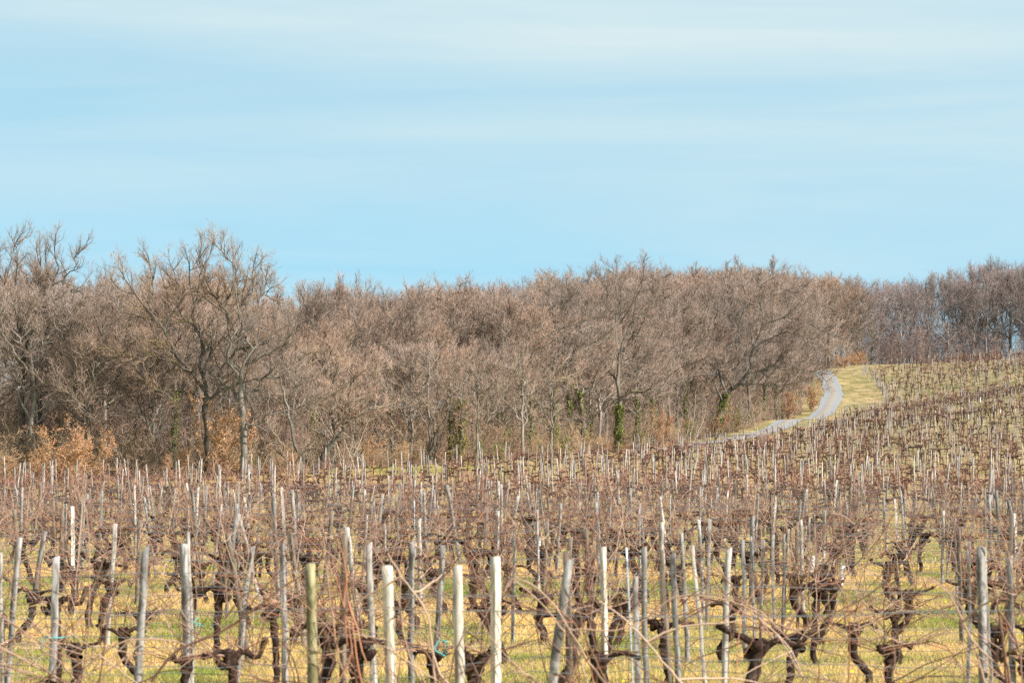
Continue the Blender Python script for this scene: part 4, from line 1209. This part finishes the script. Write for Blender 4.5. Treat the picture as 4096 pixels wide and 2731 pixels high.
# ------------------------------------------------------------------ vines
def vine_proto(seed, hero=True):
    """returns trunk buf, list of arm bufs, list of cane bufs (hero) """
    rng = np.random.default_rng(seed)
    tb = Buf()
    hh = rng.uniform(.55, .78); lean = rng.normal(0, .12)
    n = 13
    pts = np.array([(0, 0, -.1), (rng.normal(0, .03), 0, .15), (lean * .4 + rng.normal(0, .05), rng.normal(0, .04), hh * .55), (lean, rng.normal(0, .04), hh)])
    P = resample(pts, n); P[1:-1] += rng.normal(0, .008, (n - 2, 3))
    r = np.interp(np.linspace(0, 1, n), [0, .15, .6, .85, 1], [.060, .042, .038, .052, .036]) * rng.uniform(.8, 1.15)
    k = 10
    t2 = Buf(); tubes(t2, P[None], r[None], k, 0.1, True)
    v, t, q, tr = t2.arrays()
    v = v + unit(rng.normal(size=v.shape)) * .009
    tb.add(v, q, tr, t)
    top = P[-1]
    # knobbly head
    for j in range(4):
        c = top + rng.normal(0, .04, 3) + [0, 0, -.02]; rr = rng.uniform(.035, .06)
        e = c + unit(rng.normal(size=3) + [0, 0, .4]) * rr * 1.6
        t3 = Buf(); tubes(t3, resample(np.array([c - (e - c) * .5, c, e]), 5)[None], np.array([[rr * .6, rr, rr * 1.05, rr * .9, rr * .35]]), 7, .1, True)
        v, t, q, tr = t3.arrays(); tb.add(v + unit(rng.normal(size=v.shape)) * .006, q, tr, t)
    arms = []; tips = []
    for sgn in (-1, 1):
        if rng.random() < .12: continue
        Ln = rng.uniform(.10, .34)
        p = np.array([top + [0, 0, -.05], top + [sgn * Ln * .35, rng.normal(0, .05), .05], top + [sgn * Ln * .75, rng.normal(0, .06), rng.uniform(-.02, .12)], top + [sgn * Ln, rng.normal(0, .06), rng.uniform(0, .16)]])
        A = resample(p, 8); rr = np.interp(np.linspace(0, 1, 8), [0, .7, 1], [.038, .022, .030]) * rng.uniform(.7, 1.05)
        t3 = Buf(); tubes(t3, A[None], rr[None], 7, .1, True)
        v, t, q, tr = t3.arrays()
        ab = Buf(); ab.add(v + unit(rng.normal(size=v.shape)) * .006, q, tr, t); arms.append(ab)
        tips.append(A)
    canes = []
    m = rng.integers(14, 21)
    for j in range(m):
        if tips and rng.random() < .8:
            A = tips[rng.integers(0, len(tips))]; s = A[rng.integers(2, 8)]
        else:
            s = top
        az = rng.uniform(0, 6.28); el = rng.uniform(.1, 1.4)
        d = np.array([math.cos(az) * math.cos(el) * 1.3, math.sin(az) * math.cos(el) * .5, math.sin(el)])
        Ln = rng.uniform(.5, 1.6)
        C = [s]; d = unit(d)
        up = rng.uniform(-.16, .14)
        for q_ in range(7):
            d = unit(d + rng.normal(size=3) * .15 + [0, 0, up]); C.append(C[-1] + d * Ln / 7)
        C = np.array(C); rr = np.linspace(.0060, .0024, 8) * rng.uniform(.8, 1.2)
        cb = Buf(); tone = rng.uniform(.1, .85) if rng.random() < .93 else 1.0
        tubes(cb, C[None], rr[None], 4, tone)
        for q_ in range(rng.integers(1, 4)):
            i = rng.integers(1, 7); d2 = unit(d + rng.normal(size=3) * .8)
            C2 = grow(rng, C[i][None], d2[None], np.array([rng.uniform(.15, .5)]), 4, .2, 0.0)
            tubes(cb, C2, np.linspace(.004, .002, 5)[None], 3, min(1, tone + .1))
        canes.append(cb)
    return tb, arms, canes
def merge(bufs):
    b = Buf()
    for x in bufs:
        v, t, q, r = x.arrays(); b.add(v, q, r, t)
    return b
VP = []
for i in range(9):
    tb, arms, canes = vine_proto(500 + i)
    VP.append((tb.mesh('vine_trunk', M_VINE, True), [a.mesh('vine_arm', M_VINE, True) for a in arms], [c.mesh('vine_cane', M_CANE) for c in canes], merge(canes[::2]).mesh('vine_canes', M_CANE)))
# vine positions
vl = []
k = 0
VN = {}
while True:
    Y = ROW0 + ROWS * k; k += 1
    if Y > 482: break
    step = 1.1 if Y < 200 else .92
    x0, x1 = ray_x(-45, Y), ray_x(1069, Y)
    off = ((Y - ROW0) * math.tan(math.radians(7.8))) + .5
    n0 = int((x0 - off) / step) - 1; n1 = int((x1 - off) / step) + 1
    for j in range(n0, n1 + 1):
        X = off + j * step + v_rng.normal(0, 0.13 if Y < 120 else 0.30) + (0 if Y < 120 else 0.5 * math.sin(k * 12.9))
        if v_rng.random() < (.08 if Y < 60 else (.45 if 90 < Y < 112 else .16)): continue
        if x0 < X < x1: vl.append((X, Y + v_rng.normal(0, .07)))
VA = np.array(vl); VA = VA[inpoly(VA[:, 0], VA[:, 1], VPOLY)]
VZ = ht(VA[:, 0], VA[:, 1])
NV = 290
SPECIAL = {}
for i in range(min(NV, len(VA))):
    X, Y = VA[i]
    p = v_rng.integers(0, len(VP)); me = VP[p]
    sc = v_rng.uniform(.85, 1.15)
    t = empty('grapevine', (X, Y, VZ[i]), v_rng.choice([0, math.pi]) + v_rng.normal(0, .2), sc)
    px = 512 + F * X / Y
    desc = ['gnarled two-armed', 'dark knotty', 'crooked thin-caned', 'stout dark', 'leaning knobbly', 'wide-armed', 'mossy-headed', 'twisted', 'short thick'][p]
    prop(t, f'{desc} bare grapevine, {vwhere(px, Y)}', 'grapevine', 'bare grapevines of the nearer rows')
    link('trunk', me[0], t)
    for a in me[1]: link('arm', a, t)
    if Y < 35:
        for c in me[2]: link('cane', c, t)
    else:
        link('canes', me[3], t)
    VN[i] = (t, X, Y)
# mid and far vines as one object
def lod_vine(rng, kind):
    b = Buf()
    hh = rng.uniform(.55, .85) if kind != 'pruned' else rng.uniform(.8, 1.15)
    lx = rng.normal(0, .13)
    P = np.array([(0, 0, -.05), (lx * .2, 0, hh * .3), (lx * .3 + rng.normal(0, .05), rng.normal(0, .04), hh * .65), (lx, 0, hh)])
    rr = np.array([.052, .042, .040, .064]) * (.82 if kind != 'mid' else 1)
    tubes(b, P[None], rr[None], 5 if kind == 'mid' else 4, rng.uniform(.05, .25), True)
    top = P[-1]
    for sgn in (-1, 1):
        if kind == 'pruned' and rng.random() < .35: continue
        Ln = rng.uniform(.12, .5) * (1 if kind != 'pruned' else .38)
        A = np.array([top + [0, 0, -.03], top + [sgn * Ln * .5, rng.normal(0, .05), .03], top + [sgn * Ln, rng.normal(0, .06), rng.uniform(-.04, .12)]])
        tubes(b, A[None], np.array([[.052, .040, .034]]), 4, rng.uniform(.05, .25), True)
    if kind != 'pruned':
        m = 5 if kind == 'mid' else 6
        s = top + np.column_stack([rng.uniform(-.45, .45, m), rng.normal(0, .05, m), rng.uniform(-.08, .08, m)])
        az = rng.uniform(0, 6.28, m); el = rng.uniform(-.1, 1.4, m)
        d = np.column_stack([np.cos(az) * np.cos(el), .5 * np.sin(az) * np.cos(el), np.sin(el)])
        C = grow(rng, s, d, rng.uniform(.4, 1.2, m), 3, .2, 0)
        ribbons(b, C, np.tile(np.linspace(.0075, .0035, 4), (m, 1)) * (1 if kind == 'mid' else 1.35), rng, rng.uniform(.32, .9, m))
        s2, d2, l2, r2 = kids(rng, C, np.full((m, 4), .004), 3, .3, 1, 50, 20, .4, 1, np.full(m, .8))
        spikes(b, s2, s2 + unit(d2) * l2[:, None], np.full(len(s2), .006), rng, rng.uniform(.4, 1, len(s2)))
    else:
        m = 3
        s = top + rng.normal(0, .06, (m, 3)); d = unit(rng.normal(size=(m, 3)) + [0, 0, 1])
        spikes(b, s, s + d * rng.uniform(.1, .4, m)[:, None], np.full(m, .012), rng, rng.uniform(.3, .6, m))
    return b.arrays()
lr = np.random.default_rng(900)
PRO = {kd: [lod_vine(lr, kd) for _ in range(14)] for kd in ('mid', 'far', 'pruned')}
fv = Buf()
R = VA[NV:]; RZ = VZ[NV:]
hill = R[:, 1] > 200
pr_ = lr.random(len(R)) < np.clip((R[:, 1] - 225 - 0.25 * R[:, 0]) / 60, 0, .4) * np.where(R[:, 1] > 430, .3, 1)
kd = np.where(pr_, 2, np.where(R[:, 1] < 130, 0, 1))
pid = lr.integers(0, 14, len(R))
for a, name in enumerate(('mid', 'far', 'pruned')):
    for j in range(14):
        m = (kd == a) & (pid == j)
        c = int(m.sum())
        if not c: continue
        v, t, q, tr = PRO[name][j]
        ang = lr.choice([0, math.pi], c) + lr.normal(0, .35, c); sc = lr.uniform(.8, 1.2, c)
        ca, sa = np.cos(ang) * sc, np.sin(ang) * sc
        X = v[None, :, 0] * ca[:, None] - v[None, :, 1] * sa[:, None] + R[m, 0][:, None]
        Yv = v[None, :, 0] * sa[:, None] + v[None, :, 1] * ca[:, None] + R[m, 1][:, None]
        Z = v[None, :, 2] * sc[:, None] + RZ[m][:, None]
        offs = (np.arange(c) * len(v))[:, None, None]
        fv.add(np.stack([X, Yv, Z], -1).reshape(-1, 3), (q[None] + offs).reshape(-1, 4), (tr[None] + offs).reshape(-1, 3), np.tile(t, c))
o = link('distant_vines', fv.mesh('distant_vines', M_VFAR))
prop(o, 'thousands of bare reddish brown vines in rows over the middle vineyard and hillside', 'grapevines', None, 'stuff')
print('vines', len(VA), 'far tris', sum(len(x) for x in fv.q) * 2 + sum(len(x) for x in fv.tr))

# long stray canes in front -------------------------------------------------
def px3(px, py, d):
    return np.array([ray_x(px, d), d, EYE + (HOR - py) * d / F])
def vine_near(px, d, kk=0):
    x = ray_x(px, d); best = min(VN.values(), key=lambda t: (t[1] - x) ** 2 + (t[2] - d) ** 2)
    return best[0]
def long_cane(points, d, r0, r1, tone, vpx, side=0):
    P = np.array([px3(a, b, d + dd) for a, b, dd in points]); P = resample(P, 16)
    P[1:-1] += v_rng.normal(0, .004, (14, 3))
    t = vine_near(vpx, d)
    b = Buf(); tubes(b, P[None], np.linspace(r0, r1, 16)[None], 6, tone)
    for q_ in range(side):
        i = v_rng.integers(3, 14); dd_ = unit(P[i + 1] - P[i] + v_rng.normal(size=3) * .05 + np.array([0, 0, v_rng.normal(0, .05)]))
        C2 = grow(v_rng, P[i][None], dd_[None], np.array([v_rng.uniform(.3, .8)]), 5, .15, 0.0)
        tubes(b, C2, np.linspace(r1, r1 * .5, 6)[None], 4, tone)
    mw = Matrix.Translation(t.location) @ t.rotation_euler.to_matrix().to_4x4() @ Matrix.Diagonal((*t.scale, 1))
    inv_ = np.array(mw.inverted()); 
    bb = Buf(); v, tt, q, r = b.arrays()
    v = (np.c_[v, np.ones(len(v))] @ inv_.T)[:, :3]
    bb.add(v, q, r, tt)
    o = link('long_cane', bb.mesh('long_cane', M_CANE), t)
LC = [([(152, 680, 0), (178, 650, 0), (217, 633, 0), (245, 616, 0), (270, 595, 0), (303, 574, 0)], .011, .005, .12, 150, 3),
      ([(225, 618, 0), (245, 594, 0), (262, 588, 0), (283, 588, 0)], .006, .003, .1, 210, 1),
      ([(278, 560, 0), (272, 585, 0), (268, 610, 0), (258, 645, 0), (250, 670, 0)], .0045, .006, .3, 255, 1),
      ([(337, 538, 0), (345, 560, 0), (349, 600, 0), (355, 640, 0), (362, 684, 0), (366, 720, .2)], .004, .010, 1.0, 350, 2),
      ([(332, 556, 0), (340, 590, 0), (350, 630, 0), (358, 684, 0)], .003, .007, 1.0, 350, 1),
      ([(352, 690, 0), (340, 660, 0), (334, 620, 0), (330, 585, 0), (345, 550, 0)], .006, .003, .95, 345, 1),
      ([(388, 552, 0), (402, 575, 0), (418, 598, 0), (428, 615, 0), (432, 640, 0), (436, 684, 0)], .005, .009, .8, 430, 3),
      ([(384, 645, 0), (400, 655, 0), (420, 668, 0), (440, 680, 0)], .006, .004, .8, 430, 1),
      ([(515, 580, 0), (540, 600, 0), (560, 625, 0), (580, 650, 0), (600, 675, 0), (615, 700, 0)], .004, .008, .7, 600, 3),
      ([(505, 590, 0), (512, 578, 0), (530, 582, 0), (555, 605, 0), (575, 640, 0), (588, 684, 0)], .004, .007, .75, 585, 2),
      ([(600, 600, 0), (625, 618, 0), (650, 645, 0), (680, 680, 0), (700, 700, 0)], .005, .009, .85, 690, 3),
      ([(650, 612, 0), (675, 596, 0), (700, 594, 0), (730, 600, 0), (760, 610, 0), (790, 640, 0)], .007, .004, .65, 650, 2),
      ([(740, 602, 0), (765, 622, 0), (790, 650, 0), (805, 684, 0)], .005, .007, .8, 800, 2),
      ([(820, 660, 0), (850, 632, 0), (875, 620, 0), (900, 610, 0), (930, 615, 0)], .007, .003, .7, 820, 2),
      ([(925, 574, 0), (945, 590, 0), (960, 615, 0), (975, 650, 0), (985, 690, 0)], .004, .009, .7, 980, 3),
      ([(990, 580, 0), (997, 610, 0), (1003, 650, 0), (1010, 690, 0)], .006, .011, .25, 1000, 3),
      ([(1000, 530, 0), (1008, 552, 0), (1022, 575, 0)], .005, .003, .55, 1005, 1),
      ([(0, 612, 0), (25, 630, 0), (50, 645, 0), (85, 660, 0), (120, 640, 0)], .006, .004, .55, 20, 2),
      ([(55, 620, 0), (90, 645, 0), (120, 668, 0), (150, 690, 0)], .005, .004, .8, 120, 2)]
for i, (pts, r0, r1, tone, vpx, side) in enumerate(LC):
    long_cane(pts, 21.5 if i not in (12, 13) else 22.5, r0, r1, tone, vpx, side)

def ordinal(n):
    b = ['zeroth', 'first', 'second', 'third', 'fourth', 'fifth', 'sixth', 'seventh', 'eighth', 'ninth', 'tenth', 'eleventh', 'twelfth', 'thirteenth', 'fourteenth',
         'fifteenth', 'sixteenth', 'seventeenth', 'eighteenth', 'nineteenth']
    if n < 20: return b[n]
    t = {2: 'twent', 3: 'thirt', 4: 'fort', 5: 'fift'}[n // 10]
    return t + 'ieth' if n % 10 == 0 else t + 'y-' + b[n % 10]
# trellis wires -------------------------------------------------------------
k = 0; nwire = 0
while True:
    Y = ROW0 + ROWS * k; k += 1
    if Y > 118: break
    x0, x1 = ray_x(-60, Y), ray_x(1084, Y)
    hs = (0.60, 0.92, 1.28) if Y < 60 else (0.7, 1.2)
    for hi_, hgt in enumerate(hs):
        nn_ = 30
        xs = np.linspace(x0, x1, nn_)
        zs = ht(xs, np.full(nn_, Y)) + hgt + v_rng.normal(0, .012, nn_) + 0.03 * np.sin(xs * 1.3 + v_rng.uniform(0, 6))
        P = np.column_stack([xs, np.full(nn_, Y + v_rng.uniform(-.04, .04)) + v_rng.normal(0, .008, nn_), zs])
        b = Buf(); tubes(b, P[None], np.full((1, nn_), .0029 if Y < 60 else .0036), 4, .5)
        o = link('trellis_wire', b.mesh('trellis_wire', M_WIRE))
        wl = ['low', 'middle', 'top'][hi_ if len(hs) == 3 else hi_ + (hi_ > 0)]
        rown = ordinal(k)
        prop(o, f'thin grey {wl} trellis wire strung along the {rown} row of vines from the front', 'wire', 'trellis wires of the vine rows'); nwire += 1
print('wires', nwire)

# ------------------------------------------------------------------ ground cover
g_rng = np.random.default_rng(31)
def scatter(n, y0, y1, pad=20):
    # even over the visible ground
    y = np.sqrt(g_rng.uniform(y0 ** 2, y1 ** 2, n)); px = g_rng.uniform(-pad, 1024 + pad, n)
    return ray_x(px, y), y
def nz(x, y, s, seed):
    r = np.random.default_rng(seed); out = 0
    for i in range(6):
        a = r.uniform(0, 6.28); f = s * r.uniform(.6, 1.8)
        out = out + np.sin((x * math.cos(a) + y * math.sin(a)) * f + r.uniform(0, 6.28))
    return out / 6
gbuf = Buf()
def blades(n, y0, y1, hmin, hmax, w):
    x, y = scatter(n, y0, y1); z = ht(x, y)
    pat = nz(x, y, 2.2, 1) + nz(x, y, .5, 2)
    c = np.column_stack([x, y, z])
    h = g_rng.uniform(hmin, hmax, n) * (1 + .5 * np.clip(pat, -.6, 1))
    tip = c + np.column_stack([g_rng.normal(0, .45, n) * h, g_rng.normal(0, .45, n) * h, h])
    tone = np.clip(.60 + 1.1 * pat + g_rng.normal(0, .2, n), 0, 1)
    spikes(gbuf, c, tip, np.full(n, w), g_rng, tone)
blades(190000, 26, 62, .03, .10, .005)
blades(90000, 60, 180, .05, .13, .010)
o = link('meadow_grass', gbuf.mesh('meadow_grass', M_GRASS))
prop(o, 'short straw-yellow and green grass between the vine rows', 'grass', None, 'stuff')
# tall dry grass on the verge beyond the vineyard
vbuf = Buf()
n = 60000
x = g_rng.uniform(-10, 62, n); y = g_rng.uniform(230, 470, n)
mv = (~inpoly(x, y, VPOLY)) & (~inpoly(x, y, WPOLY)) & (dist_poly(x, y, RL) > 1.7)
x, y = x[mv], y[mv]; z = ht(x, y); n = len(x)
pat = nz(x, y, .35, 7)
h = np.clip(.10 + .35 * pat, .05, .4) * g_rng.uniform(.6, 1.2, n)
spikes(vbuf, np.column_stack([x, y, z]), np.column_stack([x + g_rng.normal(0, .06, n), y + g_rng.normal(0, .06, n), z + h]), np.full(n, .02), g_rng, np.clip(.5 + 1.0 * pat + g_rng.normal(0, .15, n), 0, 1))
o = link('verge_grass', vbuf.mesh('verge_grass', M_GRASS))
prop(o, 'pale dry grass on the bank between the track and the vineyard edge', 'grass', None, 'stuff')
# dandelions
db = Buf(); n = 260
x, y = scatter(n, 28, 75); z = ht(x, y) + g_rng.uniform(.04, .09, n)
a = np.arange(6) / 6 * 2 * math.pi
for i in range(n):
    r = g_rng.uniform(.012, .022)
    ring = np.column_stack([x[i] + np.cos(a) * r, y[i] + np.sin(a) * r * .8 - .004, z[i] + np.sin(a) * r * .5])
    db.add(np.vstack([ring, [x[i], y[i], z[i] + .012]]), None, [(j, (j + 1) % 6, 6) for j in range(6)], g_rng.uniform(0, 1))
o = link('dandelions', db.mesh('dandelions', M_YEL))
prop(o, 'tiny yellow dandelions dotted in the grass between the near rows', 'flowers', None, 'stuff')

# small plastic things among the rows
def tube_guard(px, py, d, w, h, lab, mat=M_WHITE, cat='plant guard', name='plant_guard'):
    p = px3(px, py, d); b = Buf()
    a = np.arange(8) / 8 * 2 * math.pi
    gz = h1(p[0], d); zz = np.array([gz - .02, gz + h * .5, gz + h])
    P = np.column_stack([np.full(3, 0.0) + np.array([0, .01, .03]), np.zeros(3), zz - gz])
    tubes(b, P[None], np.full((1, 3), w / 2), 8, .5)
    # rim
    P2 = np.column_stack([np.array([.03, .031]), np.zeros(2), np.array([h - .02, h + .01])])
    tubes(b, P2[None], np.full((1, 2), w / 2 * 1.12), 8, .5)
    o = link(name, b.mesh('guard', mat)); o.location = (p[0], d, gz)
    prop(o, lab, cat)
tube_guard(845, 540, 60, .10, .42, 'small white tube guard around a young vine in the right middle rows')
tube_guard(840, 540, 52, .08, .38, 'white tube guard left of the other, beside the climbing line of stakes')
tube_guard(811, 560, 58, .10, .35, 'bluish white narrow tube guard below the climbing line of stakes')
tube_guard(538, 520, 75, .12, .42, 'pale blue tube guard in the middle of the vineyard')
for i, (px, d) in enumerate([(905, 330), (912, 325), (925, 318), (935, 330), (945, 312), (962, 322), (968, 300), (980, 335), (1000, 310)]):
    tube_guard(px, 400, d, .14, .5, 'tiny white plant guard among the pruned hillside vines')
    bpy.data.objects[-1] if False else None
def twine(px, py, d, lab, mat=M_TEAL):
    p = px3(px, py, d); b = Buf()
    C = grow(v_rng, p[None] * np.array([[0, 0, 0]]), np.array([[1, 0, -.2]]), np.array([.3]), 8, .7, -.05)
    tubes(b, C, np.full((1, 9), .006), 4, .5)
    C = grow(v_rng, np.zeros((1, 3)), np.array([[-.4, 0, -.9]]), np.array([.16]), 5, .5, -.05)
    tubes(b, C, np.full((1, 6), .006), 4, .5)
    o = link('twine', b.mesh('twine', mat)); o.location = p
    prop(o, lab, 'twine')
twine(64, 481, 150, 'bit of teal twine hanging on the far left rows before the wood')
twine(234, 484, 140, 'turquoise twine scrap on the rows below the pale straight trunk')
twine(103, 502, 80, 'pale turquoise twine tied low in the left middle rows')
twine(47, 635, 24.9, 'teal twine tied round the leftmost front stake')
twine(198, 622, 28, 'teal tie hanging on a wire beside the paired stakes')
twine(435, 645, 24.9, 'small teal tie on the wire between the big cream posts')

# ------------------------------------------------------------------ names of place for look-alikes
bpy.context.view_layer.update()
by = {}
for o in S.objects:
    if o.parent is None and 'label' in o and o.get('kind') is None and 'deeper' not in o['label'] and 'back of' not in o['label']:
        by.setdefault(o['label'], []).append(o)
for lab, os_ in by.items():
    if 1 < len(os_) <= 45:
        os_.sort(key=lambda o: o.location.x / max(o.location.y, 1))
        for i, o in enumerate(os_):
            o['label'] = lab + (', leftmost' if i == 0 else (', rightmost' if i == len(os_) - 1 else f', {ordinal(i + 1)} from left'))

for o in S.objects:
    if o.parent is None and o.get('category') == 'tree': o['group'] = 'bare trees of the wood and ridge'
    if o.parent is None and o.get('category') == 'bush': o['group'] = 'bushes and pole clumps of the wood'
